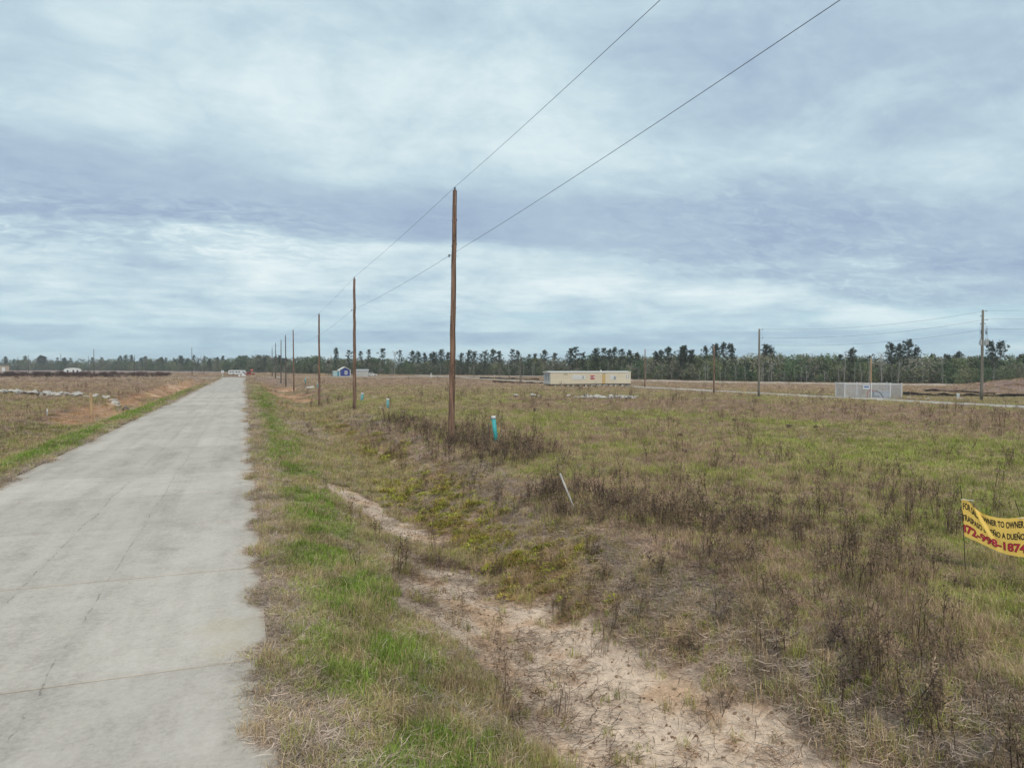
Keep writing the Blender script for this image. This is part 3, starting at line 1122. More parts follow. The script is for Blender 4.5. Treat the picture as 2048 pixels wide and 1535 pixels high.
    # small stones and crumbs of earth on the bare ground
    def pebble(seed):
        r = random.Random(seed)
        bm = bmesh.new()
        bmesh.ops.create_icosphere(bm, subdivisions=1, radius=1.0)
        for v in bm.verts:
            v.co *= r.uniform(0.6, 1.1)
            v.co.z *= 0.6
        me = bpy.data.meshes.new('pebble')
        bm.to_mesh(me)
        bm.free()
        a = me.attributes.new('bv', 'FLOAT', 'POINT')
        a.data.foreach_set('value', np.full(len(me.vertices), 0.5, np.float32))
        me.materials.append(MAT_STALK)
        return me
    m = 26000
    xx = rng.uniform(0.3, 8, m)
    yy = rng.uniform(4, 26, m)
    zz = zones(xx, yy)
    kk = rng.random(m) < np.clip(zz['sand'] * 0.5 + 0.10, 0, 1)
    xx, yy = xx[kk], yy[kk]
    m = len(xx)
    j = rng.random((m, 1))
    sz_ = 0.006 + 0.028 * rng.random(m) ** 3
    gn_scatter('pebbles', [pebble(95 + i) for i in range(4)], np.stack([xx, yy, terr(xx, yy) + sz_ * 0.2], 1),
               rng.uniform(0, 6.28, (m, 3)) * np.array([0.1, 0.1, 1.0]), np.stack([sz_] * 3, 1), rng.integers(0, 4, m),
               np.array([0.62, 0.47, 0.35]) * (1 - j) * 0.9 + np.array([0.22, 0.14, 0.09]) * j, 'small stones and crumbs of earth on the ditch sand')
    # pale broken sticks on the bank
    m = 60
    xx = rng.uniform(1, 9, m)
    yy = rng.uniform(5, 16, m)
    gn_scatter('pale_sticks', [twigs('stick', 90 + i, 1, 0.02) for i in range(4)], np.stack([xx, yy, terr(xx, yy) + 0.05], 1),
               np.stack([rng.uniform(-.3, .3, m), rng.uniform(-.3, .3, m), rng.uniform(0, 6.28, m)], 1),
               np.stack([rng.uniform(1.2, 2.4, m)] * 3, 1), rng.integers(0, 4, m), np.tile(np.array([[0.42, 0.36, 0.30]]), (m, 1)),
               'thin pale broken sticks lying in the grass')


grow_ground_cover()

ORD = ('first second third fourth fifth sixth seventh eighth ninth tenth eleventh twelfth thirteenth fourteenth fifteenth sixteenth seventeenth eighteenth nineteenth twentieth '
       'twenty-first twenty-second twenty-third twenty-fourth twenty-fifth twenty-sixth twenty-seventh twenty-eighth twenty-ninth thirtieth').split()

# ---------------------------------------------------------------- utility poles along the road
wood_brown = mat('weathered_pole_wood', (0.285, 0.170, 0.115), rough=0.85, scale=2.2, stretch=(5, 5, 0.35), col2=(0.080, 0.050, 0.040), bump=0.8, detail=8)
wood_grey = mat('grey_pole_wood', (0.235, 0.215, 0.175), rough=0.9, scale=2.0, stretch=(5, 5, 0.3), col2=(0.130, 0.115, 0.092), bump=0.4)
wood_new = mat('fresh_cut_wood', (0.50, 0.36, 0.20), rough=0.85, scale=3, stretch=(5, 5, 0.3), col2=(0.36, 0.25, 0.14))
wood_tan = mat('tan_pole_wood', (0.40, 0.28, 0.17), rough=0.85, scale=3, stretch=(5, 5, 0.3), col2=(0.27, 0.185, 0.11))
wood_dark = mat('far_pole_wood', (0.115, 0.095, 0.085), rough=0.9, scale=2.0, stretch=(5, 5, 0.3))
porcelain = mat('grey_porcelain', (0.16, 0.18, 0.21), rough=0.35, var=0.15, spec=0.5)
galv = mat('galvanised_steel', (0.50, 0.51, 0.52), rough=0.45, var=0.2, scale=8, metal=0.3)
wire_m = mat('overhead_wire_metal', (0.10, 0.12, 0.16), rough=0.5, var=0.2)
white_p = mat('white_plastic', (0.75, 0.75, 0.73), rough=0.5, var=0.1)


def lean_pts(h, lean, n=14, wob=0.02, seed=0):
    r = random.Random(seed)
    return [(lean[0] * t + (r.uniform(-wob, wob) if 0 < t < 1 else 0), lean[1] * t + (r.uniform(-wob, wob) if 0 < t < 1 else 0), h * t - 0.3 * (1 - t))
            for t in np.linspace(0, 1, n)]


def knots(mb, pts, r0, r1, k, seed):
    r = random.Random(seed)
    for _ in range(k):
        t = r.uniform(0.05, 0.97)
        i = t * (len(pts) - 1)
        a, b = Vector(pts[int(i)]), Vector(pts[min(int(i) + 1, len(pts) - 1)])
        p = a.lerp(b, i - int(i))
        an = r.uniform(0, 6.283)
        rad = r0 + (r1 - r0) * t
        q = p + Vector((math.cos(an), math.sin(an), 0)) * rad * 0.97
        mb.lathe((q.x, q.y, q.z), [(0.012, -0.03), (0.028, 0), (0.012, 0.03)], 6)


ROW = [  # x, y, height of the top above the road, lean, label
    (8.57, 30.53, 11.30, (0.20, 0.0), 'tall brown wooden pole nearest the camera with two wires'),
    (8.35, 58.8, 10.65, (0.04, 0), 'second brown wooden pole in the roadside row, beside two teal pipes'),
    (8.42, 89.2, 9.85, (0.05, 0), 'third brown wooden pole in the roadside row, by the bare orange bank'),
    (8.50, 138.5, 10.30, (-0.05, 0), 'fourth wooden pole in the roadside row, slim against the sky'),
    (8.75, 171.0, 10.7, (0.0, 0), 'fifth wooden pole in the roadside row, standing in orange earth'),
    (8.85, 197.0, 10.5, (0.1, 0), 'sixth wooden pole in the roadside row, near a white block'),
    (8.55, 226.0, 10.6, (0.15, 0), 'seventh wooden pole in the roadside row, just before the junction'),
    (8.9, 262.0, 10.2, (0.0, 0), 'farthest pole of the roadside row, beyond the crossing road'),
]
TOPS, MIDS = [], []
for i, (x, y, h, ln, lab) in enumerate(ROW):
    z0 = tz(x, y)
    H = h - z0
    root = empty('utility_pole', (x, y, z0))
    tag(root, lab, 'utility pole', 'wooden poles in a row along the road')
    n = 16 if i < 3 else 6
    pts = lean_pts(H, ln, n, 0.016 if i < 3 else 0.0, i)
    r0, r1 = 0.150, 0.092
    mb = MB().tube(pts, [r0 + (r1 - r0) * k / (n - 1) for k in range(n)], 14 if i < 3 else 8)
    mb.build('shaft', wood_brown if i < 4 else wood_dark, root, True)
    if i < 3:
        kn = MB()
        knots(kn, pts, r0, r1, 26, i)
        tag(kn.build('knots', mat('dark_knot', (0.06, 0.04, 0.032), var=0.3), root), kind='stuff')
    tx, ty = ln
    MB().lathe((tx, ty, H), [(0.012, -0.05), (0.012, 0.03), (0.05, 0.035), (0.062, 0.06), (0.03, 0.075), (0.03, 0.10), (0.05, 0.105), (0.045, 0.13), (0.015, 0.16)], 10).build('insulator', porcelain, root)
    hm = 0.745 * H if i == 0 else 0.76 * H
    lx = tx * hm / H
    rm = r0 + (r1 - r0) * hm / H
    MB().tube([(lx - rm - 0.16, ty, hm), (lx + rm + 0.07, ty, hm)], 0.011, 6).build('through_bolt', galv, root)
    MB().lathe((lx - rm - 0.11, ty, hm - 0.06), [(0.02, 0), (0.042, 0.01), (0.026, 0.05), (0.026, 0.07), (0.042, 0.11), (0.02, 0.12)], 10).build('spool', porcelain, root)
    if i < 2:
        for dz in (0.12, 0.35, 0.62):
            MB().tube([(tx, -r1 - 0.012, H - dz), (tx, -r1 + 0.05, H - dz)], 0.014, 6).build('bolt', galv, root)
    TOPS.append(Vector((x + tx, y + ty, z0 + H + 0.15)))
    MIDS.append(Vector((x + lx - rm - 0.11, y + ty, z0 + hm)))


def span(a, b, sag, n=14):
    out = []
    for t in np.linspace(0, 1, n):
        p = a.lerp(b, t)
        p = p - Vector((0, 0, sag * 4 * t * (1 - t)))
        out.append(p)
    return out


def ahead(px, py, depth):
    d = ray(px, py)
    t = depth / (d[0] * math.sin(YAW) + d[1] * math.cos(YAW))
    return Vector((d[0] * t, d[1] * t, d[2] * t + CAM_H))


# the lines go on past the camera to the next pole of the row
def beyond(a, px, py, depth, y_end):
    b = ahead(px, py, depth)
    t = (y_end - a.y) / (b.y - a.y)
    return a + (b - a) * t


P0T = beyond(TOPS[0], 1310, 0, 13.5, 1.5)
P0M = beyond(MIDS[0], 1660, 0, 10.5, 1.5)


def wire(name, nodes, rad, label, sag=0.12):
    pts = []
    for a, b in zip(nodes[:-1], nodes[1:]):
        pts += span(a, b, sag if (a - b).length > 10 else 0.0)[:-1]
    pts.append(nodes[-1])
    o = MB().tube(pts, rad, 5).build(name, wire_m)
    return tag(o, label, 'wire')


wire('overhead_wire', [P0T] + TOPS, 0.0065, 'upper overhead wire strung over the tops of the roadside poles', 0.10)
wire('overhead_wire', [P0M] + MIDS, 0.0065, 'lower overhead wire fixed below the tops of the roadside poles', 0.14)
# the pole beside the camera that carries both wires onward
root = empty('utility_pole', (P0T.x, 1.5, tz(P0T.x, 1.5)))
tag(root, 'brown wooden pole beside the camera at the near end of the row', 'utility pole', 'wooden poles in a row along the road')
MB().tube(lean_pts(P0T.z - 0.15 - root.location.z, (0, 0), 10, 0.01, 5), [0.15 - 0.006 * k for k in range(10)], 12).build('shaft', wood_brown, root, True)
MB().lathe((0, 0, P0T.z - 0.15 - root.location.z), [(0.012, -0.05), (0.012, 0.03), (0.062, 0.06), (0.03, 0.09), (0.05, 0.11), (0.015, 0.16)], 10).build('insulator', porcelain, root)
arm_z = P0M.z - root.location.z
MB().tube([(0, 0, arm_z), (P0M.x - P0T.x, 0, arm_z)], 0.02, 6).build('bracket', galv, root)


# ---------------------------------------------------------------- poles and wires of the right-hand line
def plain_pole(px, depth, top_h, m, label, group=None, r0=0.14, cat='utility pole', lean=(0, 0), n=8):
    x, y, z = spot(px, depth)
    root = empty('utility_pole', (x, y, z))
    tag(root, label, cat, group)
    pts = lean_pts(top_h, lean, 7, 0, 1)
    MB().tube(pts, [r0 - r0 * 0.35 * k / 6 for k in range(7)], n).build('shaft', m, root, True)
    MB().lathe((lean[0], lean[1], top_h), [(0.09, -0.004), (0.095, 0.02), (0.03, 0.05)], 8).build('top_cap', galv, root)
    return root


def hardware(root, h, specs, m=None):
    for k, (side, z, L) in enumerate(specs):
        MB().tube([(0, 0, z), (side * L, 0, z + 0.03)], 0.022, 6).build('insulator_arm', galv, root)
        MB().lathe((side * L, 0, z), [(0.03, -0.02), (0.07, 0.02), (0.04, 0.06), (0.06, 0.10), (0.02, 0.14)], 8).build('insulator', porcelain, root)


pa = plain_pole(1964, 87, 11.1, wood_grey, 'tall grey pole with transformers at the far right of the field', r0=0.19)
hardware(pa, 11.1, [(1, 10.95, 0.6), (1, 9.9, 0.75), (1, 8.7, 0.75), (-1, 10.3, 0.35), (-1, 9.35, 0.35), (1, 9.4, 0.4)])
for dx, dz in ((-0.42, 7.15), (0.42, 7.15), (0.72, 7.2)):
    MB().lathe((dx, -0.1, dz - 0.35), [(0.10, 0), (0.15, 0.03), (0.15, 0.60), (0.12, 0.66), (0.05, 0.70), (0.05, 0.85)], 10).build('transformer', mat('transformer_grey', (0.40, 0.42, 0.43), var=0.15), pa)
for dx in (-0.45, 0.55, 0.75):
    MB().tube([(dx, 0, 9.2), (dx * 1.15, -0.05, 8.2), (dx, -0.05, 7.4)], 0.012, 5).build('drop_lead', wire_m, pa)
for dx in (-0.30, 0.50, 0.70):
    MB().tube([(dx, 0, 8.6), (dx + 0.08, 0, 8.15)], 0.045, 6).build('fuse_cutout', porcelain, pa)
MB().box((0, 0, 7.05), (1.3, 0.08, 0.08)).build('transformer_bracket', galv, pa)
pb = plain_pole(1518, 93, 8.95, wood_grey, 'grey pole with short side brackets at the left end of the right line', r0=0.16)
hardware(pb, 8.95, [(1, 8.85, 0.5), (1, 7.75, 0.5), (1, 6.8, 0.45)])
A, Bq = pa.location, pb.location
for k, (za, zb, zc) in enumerate(((10.95, 8.85, 11.2), (9.9, 7.75, 10.2), (8.7, 6.8, 9.0))):
    a = Vector((A.x + 0.6, A.y, A.z + za + 0.1))
    b = Vector((Bq.x + 0.5, Bq.y, Bq.z + zb + 0.1))
    c = Vector((A.x + 62, A.y - 34, A.z + zc + 1.5))
    pts = span(b, a, 0.75, 16)[:-1] + span(a, c, 0.6, 12)
    o = MB().tube(pts, 0.011, 5).build('overhead_wire', wire_m)
    tag(o, ('top', 'middle', 'lowest')[k] + ' of the three wires on the grey poles at right', 'wire', 'wires on the right-hand poles')
plain_pole(1428, 104, 7.15, wood_brown, 'short dark brown pole in front of the tallest pine cluster', r0=0.14)
plain_pole(1290, 136, 7.4, wood_brown, 'dark pole right of the cream mobile home', r0=0.13)
plain_pole(1742, 92.5, 5.1, wood_tan, 'short tan wooden post beside the chain link enclosure', r0=0.16)
plain_pole(1042, 170, 7.0, wood_dark, 'thin dark pole left of the cream mobile home', r0=0.12)
plain_pole(1040, 150, 5.6, wood_grey, 'thin grey pole close to the left end of the mobile home', r0=0.09)
for i, (px, dp, h) in enumerate(((36, 480, 10.0), (57, 420, 10.4), (122, 400, 10.8), (177, 520, 11.5), (188, 300, 10.9), (269, 390, 10.0), (292, 450, 10.4))):
    plain_pole(px, dp, h, wood_dark, ORD[i] + ' thin dark pole from the left edge over the far field', 'bare poles in the far left field', r0=0.17, n=6)
for i, (px, dp, h) in enumerate(((384, 290, 11.3), (402, 430, 10.2), (408, 380, 9.9))):
    plain_pole(px, dp, h, wood_dark, ('tallest thin dark pole left of the road end', 'left one of two short poles close to the road end', 'right one of two short poles close to the road end')[i], 'bare poles left of the road end', r0=0.15, n=6)
for i, (px, dp, h) in enumerate(((506, 420, 9.5), (540, 400, 10.0), (553, 340, 9.5))):
    plain_pole(px, dp, h, wood_dark, ('thin dark pole beyond the crossing, above the stop sign', 'thin dark pole beyond the crossing, left of the pole row', 'thin dark pole beyond the crossing, among the pole row')[i], 'bare poles beyond the crossing', r0=0.15, n=6)
for i, (px, dp, h) in enumerate(((662, 260, 8.0), (780, 255, 6.5), (948, 250, 7.0), (1000, 245, 7.0))):
    plain_pole(px, dp, h, wood_grey, ORD[i] + ' slim grey pole from the left before the middle tree line', 'slim poles before the middle tree line', r0=0.10, n=6)

# ---------------------------------------------------------------- teal sewer stubs
teal = mat('teal_pvc', (0.060, 0.420, 0.430), rough=0.45, var=0.18, scale=2.0, stretch=(1, 1, 0.5), spec=0.4)
teal_f = mat('faded_teal_pvc', (0.160, 0.420, 0.430), rough=0.5, var=0.2, scale=2.0)


def pipe_stub(x, y, h, r, m, lean, label, stripe=False, sink=0.0):
    z = tz(x, y)
    o = empty('pipe_stub', (x, y, z))
    tag(o, label, 'pipe', 'teal pipes standing in the lots')
    n = 18
    p = [(0, 0, -0.2), (lean[0], lean[1], h)]
    MB().tube(p, r, n).build('pipe_wall', m, o, True)
    d = Vector((lean[0], lean[1], h)).normalized()
    t = Vector((lean[0], lean[1], h))
    MB().tube([t - d * 0.10, t + d * 0.005, t + d * 0.03], [r * 1.10, r * 1.10, r * 0.85], n).build('cap', white_p, o, True)


pipe_stub(10.56, 30.0, 1.28, 0.095, teal, (-0.16, 0.05), 'bright teal pipe with white cap leaning beside the nearest pole')
pipe_stub(11.2, 59.5, 0.80, 0.115, teal_f, (0.01, 0), 'short teal pipe with white cap beside a concrete slab')
pipe_stub(11.3, 74.5, 0.90, 0.14, teal_f, (0.10, 0), 'wide teal pipe standing just right of the second pole')
pipe_stub(11.9, 128.0, 1.0, 0.13, teal_f, (0, 0), 'distant teal pipe left of the third pole, nearer of two')
pipe_stub(12.1, 158.0, 1.2, 0.14, teal_f, (0, 0), 'farthest teal pipe behind the white concrete block')
# looped wire beside the nearest teal pipe
x, y = 10.12, 29.9
z = tz(x, y)
o = MB().tube([(x, y, z), (x - 0.03, y, z + 0.5), (x + 0.0, y, z + 0.95), (x + 0.10, y, z + 1.17), (x + 0.20, y + 0.02, z + 1.22)], 0.009, 5).build('tracer_wire', wire_m)
tag(o, 'thin bent wire looping up beside the bright teal pipe', 'wire')

conc_l = mat('pale_concrete_lump', (0.52, 0.48, 0.43), var=0.3, scale=4, bump=0.5, rough=0.95)


def rock_mesh(seed, n=14, flat=0.6):
    r = random.Random(seed)
    bm = bmesh.new()
    for _ in range(n):
        v = Vector((r.gauss(0, 1), r.gauss(0, 1), r.gauss(0, 1))).normalized()
        bm.verts.new((v.x * r.uniform(0.42, 0.55), v.y * r.uniform(0.35, 0.5), v.z * 0.5 * flat * r.uniform(0.8, 1.1)))
    bmesh.ops.convex_hull(bm, input=bm.verts)
    bmesh.ops.delete(bm, geom=[v for v in bm.verts if not v.link_faces], context='VERTS')
    bmesh.ops.bevel(bm, geom=bm.edges[:], offset=0.03, segments=1, affect='EDGES')
    me = bpy.data.meshes.new('rock')
    bm.to_mesh(me)
    bm.free()
    me.materials.append(conc_l)
    return me


ROCKS = [rock_mesh(100 + i, 12 + i % 4, 0.45 + 0.1 * (i % 4)) for i in range(8)]


def rock(x, y, size, label, group=None, name='rock', cat='rock', sq=1.0, rz=None, lift=0.25):
    o = link(name, ROCKS[random.randrange(8)], None, (x, y, tz(x, y) + size * 0.25 * sq * (0.5 + lift)))
    o.scale = (size, size * random.uniform(0.7, 1.0), size * random.uniform(0.7, 1.0) * sq)
    o.rotation_euler = (random.uniform(-.3, .3), random.uniform(-.3, .3), random.uniform(0, 6.28) if rz is None else rz)
    tag(o, label, cat, group)
    return o


rock(10.5, 59.6, 0.95, 'low pale concrete slab lying beside the short teal pipe', name='concrete_slab', cat='slab', sq=0.5, rz=0.1)
rock(10.95, 132.0, 2.0, 'white concrete block on the bank between two distant teal pipes', name='concrete_block', cat='block', sq=0.85, rz=0)
rock(9.3, 222, 1.9, 'small white lump near the far end of the pole row', name='concrete_block', cat='block', sq=0.8)
rock(13.7, 80.0, 1.3, 'pale stone slab half buried right of the second pole', name='stone_slab', cat='slab', sq=0.35)

# ---------------------------------------------------------------- broken concrete along the lots
r_ = random.Random(3)
for k in range(46):
    t = k / 45.0
    x = -31.0 + 17.0 * t + r_.uniform(-0.35, 0.35)
    y = 109.5 - 22.0 * t ** 1.1 + r_.uniform(-1.0, 1.0)
    s = r_.uniform(0.7, 1.55) * (1.0 if t < 0.8 else 0.85)
    rock(x, y, s, '%s boulder %s of the rubble row left of the road' % ('large pale' if s > 1.25 else 'mid-sized pale' if s > 0.95 else 'small pale', 'at the far left' if t < 0.2 else 'in the left half' if t < 0.5 else 'in the right half' if t < 0.8 else 'near the right end'), 'rubble row left of the road', sq=0.75, lift=0.9)
for k, (x, y, s) in enumerate(((-13.1, 85.0, 1.15), (-12.5, 82.6, 1.2), (-12.0, 80.6, 0.9))):
    rock(x, y, s, ('tilted pale boulder at the right end of the left rubble row', 'pale slab lying beyond the left rubble row towards the culvert', 'small pale boulder beside the left culvert mouth')[k], 'rubble row left of the road', sq=0.7)
for k in range(62):
    px = r_.choice((r_.uniform(1165, 1275), r_.uniform(1165, 1275), r_.uniform(1005, 1280)))
    d = 82.5 + r_.uniform(-3.0, 3.0) - (px - 1200) * 0.012
    x, y, z = spot(px, d)
    s = r_.uniform(0.45, 1.0)
    rock(x, y, s, '%s pale stone in the field rubble %s' % ('small' if s < 0.65 else 'large' if s > 0.85 else 'medium', 'left of the mobile home' if px < 1088 else 'before the left half of the mobile home' if px < 1175 else 'below the red window of the mobile home' if px < 1215 else 'before the right half of the mobile home' if px < 1258 else 'at its right end'), 'rubble strip in the right field', sq=0.9, lift=0.9)
for k, px in enumerate(sorted(r_.uniform(1800, 1960) for _ in range(14))):
    x, y, z = spot(px, 90 + r_.uniform(-1.5, 1.5))
    rock(x, y, r_.uniform(0.4, 0.8), ORD[k] + ' pale stone from the chain link enclosure towards the tall grey pole', 'stones by the enclosure', sq=0.7, lift=0.6)

# culvert in the left ditch
cv = empty('culvert', (-11.0, 78.5, tz(-11.0, 78.5) - 0.22))
tag(cv, 'dark culvert mouth with pale concrete apron in the left ditch', 'culvert')
cv.rotation_euler = (0, 0, R(8))
cv.scale = (0.62, 0.62, 0.62)
n = 18
vs, fs = [], []
for yy in (-1.6, 1.6):
    for rr in (0.50, 0.40):
        for j in range(n):
            a = 2 * math.pi * j / n
            vs.append((rr * math.cos(a), yy, 0.42 + rr * math.sin(a)))
for j in range(n):
    k = (j + 1) % n
    fs += [(j, k, n + k, n + j), (j, 2 * n + j, 2 * n + k, k), (n + j, n + k, 3 * n + k, 3 * n + j), (2 * n + j, 3 * n + j, 3 * n + k, 2 * n + k)]
MB().add(vs, fs).build('barrel', mat('culvert_metal', (0.10, 0.10, 0.10), var=0.3), cv)
MB().box((1.5, -1.3, 0.55), (2.4, 0.5, 0.5), 0.35, 0.8).build('apron', conc_l, cv)
MB().box((-1.0, -1.3, 0.3), (0.9, 0.5, 0.6), -0.3, 0.7).build('headwall', conc_l, cv)


# ---------------------------------------------------------------- stakes and markers
def stake(x, y, h, w, m, label, lean=(0, 0), group=None, flag=None):
    z = tz(x, y)
    o = empty('survey_stake', (x, y, z))
    tag(o, label, 'stake', group)
    mb = MB()
    b = [(-w, -w * .5), (w, -w * .5), (w, w * .5), (-w, w * .5)]
    vs = [(p[0], p[1], -0.15) for p in b] + [(p[0] + lean[0], p[1] + lean[1], h) for p in b] + [(lean[0], lean[1], h + w * 0.5)]
    mb.add(vs, [(0, 1, 5, 4), (1, 2, 6, 5), (2, 3, 7, 6), (3, 0, 4, 7), (4, 5, 8), (5, 6, 8), (6, 7, 8), (7, 4, 8)])
    mb.build('stick', m, o)
    if flag:
        MB().box((lean[0], lean[1] - w * 0.6, h - 0.12), (w * 2.6, w * 0.4, 0.22)).build('flag', flag, o)
    return o


stake(-12.2, 68.6, 1.72, 0.11, wood_new, 'thick bare wooden stake in the left ditch, nearest the road')
stake(-13.5, 60.2, 0.62, 0.03, galv, 'small marker with white top in the left field', flag=white_p)
stake(-12.4, 158, 1.35, 0.09, wood_new, 'shorter of two pale stakes far down the left ditch')
stake(-12.0, 168, 1.75, 0.10, wood_new, 'taller of two pale stakes far down the left ditch')
lx, ly, _ = spot(1441, 108)
stake(lx, ly, 1.35, 0.07, wood_new, 'thin yellow stake leaning left near the short dark pole', (-0.25, 0))
lx, ly, _ = spot(1487, 108)
stake(lx, ly, 1.2, 0.07, wood_new, 'yellow stake leaning left close to its upright twin', (-0.05, 0))
lx, ly, _ = spot(1489, 108)
stake(lx, ly, 1.25, 0.07, wood_new, 'yellow stake leaning right close to its twin', (0.25, 0))
lx, ly, _ = spot(989, 200)
stake(lx, ly, 1.6, 0.10, wood_new, 'pale marker stake in front of the middle trees', flag=white_p)
lx, ly, _ = spot(862, 240)
stake(lx, ly, 1.6, 0.12, white_p, 'small white marker in the field left of the nearest pole')
x, y = 7.42, 15.4
o = MB().tube([(0.05, 0, -0.1), (-0.10, 0, 0.22), (-0.385, 0.05, 0.93)], 0.021, 10).build('white_stick', mat('weathered_white_pipe', (0.56, 0.52, 0.50), var=0.25, scale=6), smooth=True)
o.location = (x, y, tz(x, y))
tag(o, 'thin pale plastic pipe leaning left out of the ditch bank', 'pipe')
lx, ly, lz = spot(1917, 91)
o = empty('pipe_stub', (lx, ly, lz))
tag(o, 'short white pipe with cap near the tall grey pole', 'pipe')
MB().tube([(0, 0, -0.1), (0, 0, 0.62)], 0.16, 10).build('pipe_wall', white_p, o)
MB().lathe((0, 0, 0.60), [(0.20, 0), (0.20, 0.12), (0.10, 0.18)], 10).build('cap', white_p, o)

# clods of dark earth lying in the field
clod_m = mat('dark_clod', (0.085, 0.055, 0.042), var=0.4, scale=6, bump=0.6)
CLOD = rock_mesh(300, 16, 0.9)
CLOD.materials.clear()
CLOD.materials.append(clod_m)
for k, (x, y, s, lab) in enumerate(((30.05, 38.4, 0.42, 'dark pointed clod of earth in the purple grass'), (29.4, 32.7, 0.42, 'flat dark clod in the green patch, one of a pair'),
                                    (30.6, 31.9, 0.36, 'dark clod beside the flat one in the green patch'), (16.9, 24.8, 0.32, 'small round dark clod in the green field'),
                                    (19.8, 29.4, 0.45, 'dark clod left of the green patch beyond the round one'), (21.5, 52.0, 0.5, 'reddish dark clod in the middle of the field'))):
    o = link('earth_clod', CLOD, None, (x, y, tz(x, y) + s * 0.38))
    o.scale = (s, s * 0.8, s * 0.8)
    o.rotation_euler = (random.uniform(-.4, .4), random.uniform(-.4, .4), random.uniform(0, 6))
    tag(o, lab, 'clod', 'dark clods in the field')

# ---------------------------------------------------------------- mobile home
def mobile_home():
    fx, fy, fz = spot(1101, 138)
    z0 = tz(fx + 8, fy + 1.5) + 0.62
    L, Wd, H = 17.8, 3.3, 2.28
    root = empty('mobile_home', (fx, fy, z0))
    tag(root, 'long cream mobile home on piers with red window cover', 'mobile home')
    cream = mat('cream_siding', (0.70, 0.61, 0.465), rough=0.6, var=0.10, scale=1.0)
    trim = mat('white_trim', (0.70, 0.68, 0.63), rough=0.6, var=0.1)
    dark = mat('underfloor_dark', (0.05, 0.045, 0.04), var=0.3)
    glass = mat('window_glass', (0.30, 0.34, 0.37), rough=0.12, var=0.3, spec=0.6)
    lite = mat('pale_blind', (0.66, 0.67, 0.66), rough=0.5, var=0.12, scale=2)
    # siding boards, each its own strip
    b = MB().box((L / 2, Wd / 2, H / 2), (L - 0.06, Wd - 0.06, H)).build('wall', cream, root)
    nb = 44
    pm = None
    for k in range(nb):
        w = L / nb
        if pm is None:
            pm = MB().box((0, 0, 0), (w - 0.03, 0.03, H - 0.02)).mesh('siding_panel', cream)
        link('siding_panel', pm, b, (w * (k + 0.5), 0.012, H / 2))
    MB().box((L / 2, Wd / 2, -0.09), (L - 0.1, Wd - 0.1, 0.17)).build('underfloor', dark, root)
    # shallow curved roof
    vs, fs = [], []
    prof = [(-0.10, 0.0), (-0.10, 0.08), (Wd * 0.25, 0.20), (Wd * 0.5, 0.25), (Wd * 0.75, 0.20), (Wd + 0.10, 0.08), (Wd + 0.10, 0.0)]
    for x in (-0.28, L + 0.05):
        vs += [(x, q, H + zz) for q, zz in prof]
    n = len(prof)
    fs = [(i, i + 1, n + i + 1, n + i) for i in range(n - 1)] + [tuple(range(n - 1, -1, -1)), tuple(range(n, 2 * n)), (0, n, 2 * n - 1, n - 1)]
    roof = MB().add(vs, fs).build('roof', trim, root)
    MB().box((L * 0.65, Wd * 0.35, H + 0.30), (0.28, 0.28, 0.30)).build('vent', trim, roof)
    MB().tube([(L * 0.30, Wd * 0.5, H + 0.2), (L * 0.30, Wd * 0.5, H + 0.42)], 0.05, 8).build('vent', trim, roof)

    def window(s0, s1, t0, t1, panes, m, frame=trim, name='window'):
        x0, x1, za, zb = s0 * L, s1 * L, H * (1 - t1), H * (1 - t0)
        wnd = MB().box(((x0 + x1) / 2, -0.015, (za + zb) / 2), (x1 - x0 + 0.14, 0.05, zb - za + 0.14)).build(name, frame, root)
        w = (x1 - x0) / panes
        for p in range(panes):
            MB().box((x0 + w * (p + 0.5), -0.045, (za + zb) / 2), (w - 0.07, 0.02, zb - za)).build('pane', m[p % len(m)], wnd)
        return wnd
    window(0.263, 0.378, 0.26, 0.59, 4, (lite,))
    window(0.385, 0.423, 0.30, 0.55, 2, (glass, lite))
    red = mat('red_cover', (0.55, 0.035, 0.045), rough=0.6, var=0.15)
    rw = MB().box((L * 0.51, -0.02, H * 0.58), (L * 0.055, 0.06, H * 0.34)).build('window', trim, root)
    MB().box((L * 0.51, -0.06, H * 0.69), (L * 0.053, 0.03, H * 0.10)).build('red_panel', red, rw)
    MB().box((L * 0.51, -0.06, H * 0.47), (L * 0.053, 0.03, H * 0.10)).build('red_panel', red, rw)
    MB().box((L * 0.505, -0.06, H * 0.58), (L * 0.03, 0.03, H * 0.09)).build('pane', glass, rw)
    dr = MB().box((L * 0.652, -0.02, H * 0.41), (L * 0.040, 0.06, H * 0.80)).build('door', mat('yellow_door', (0.60, 0.42, 0.18), var=0.1), root)
    MB().lathe((L * 0.667, -0.06, H * 0.40), [(0.02, -0.03), (0.035, 0), (0.02, 0.03)], 8).build('handle', galv, dr)
    window(0.735, 0.775, 0.26, 0.62, 2, (lite,))
    window(0.780, 0.808, 0.36, 0.62, 1, (glass,))
    window(0.938, 0.950, 0.22, 0.56, 1, (glass,))
    window(0.966, 0.978, 0.22, 0.56, 1, (glass,))
    MB().box((L * 0.18, -0.02, H * 0.84), (0.9, 0.05, 0.08)).build('vent_grille', dark, root)
    MB().box((L * 0.655, -0.02, H * 0.88), (0.6, 0.05, 0.06)).build('vent_slot', dark, root)  # unlit dark bar above the door, standing for a small vent
    # end wall facing left: pale panel with three tall windows
    ew = MB().box((0.012, Wd / 2, H / 2), (0.06, Wd - 0.1, H - 0.05)).build('end_wall', mat('pale_end_panel', (0.56, 0.54, 0.50), var=0.1), root)
    for k in range(3):
        MB().box((-0.03, Wd * (0.24 + 0.26 * k), H * 0.60), (0.04, Wd * 0.15, H * 0.56)).build('pane', glass, ew)
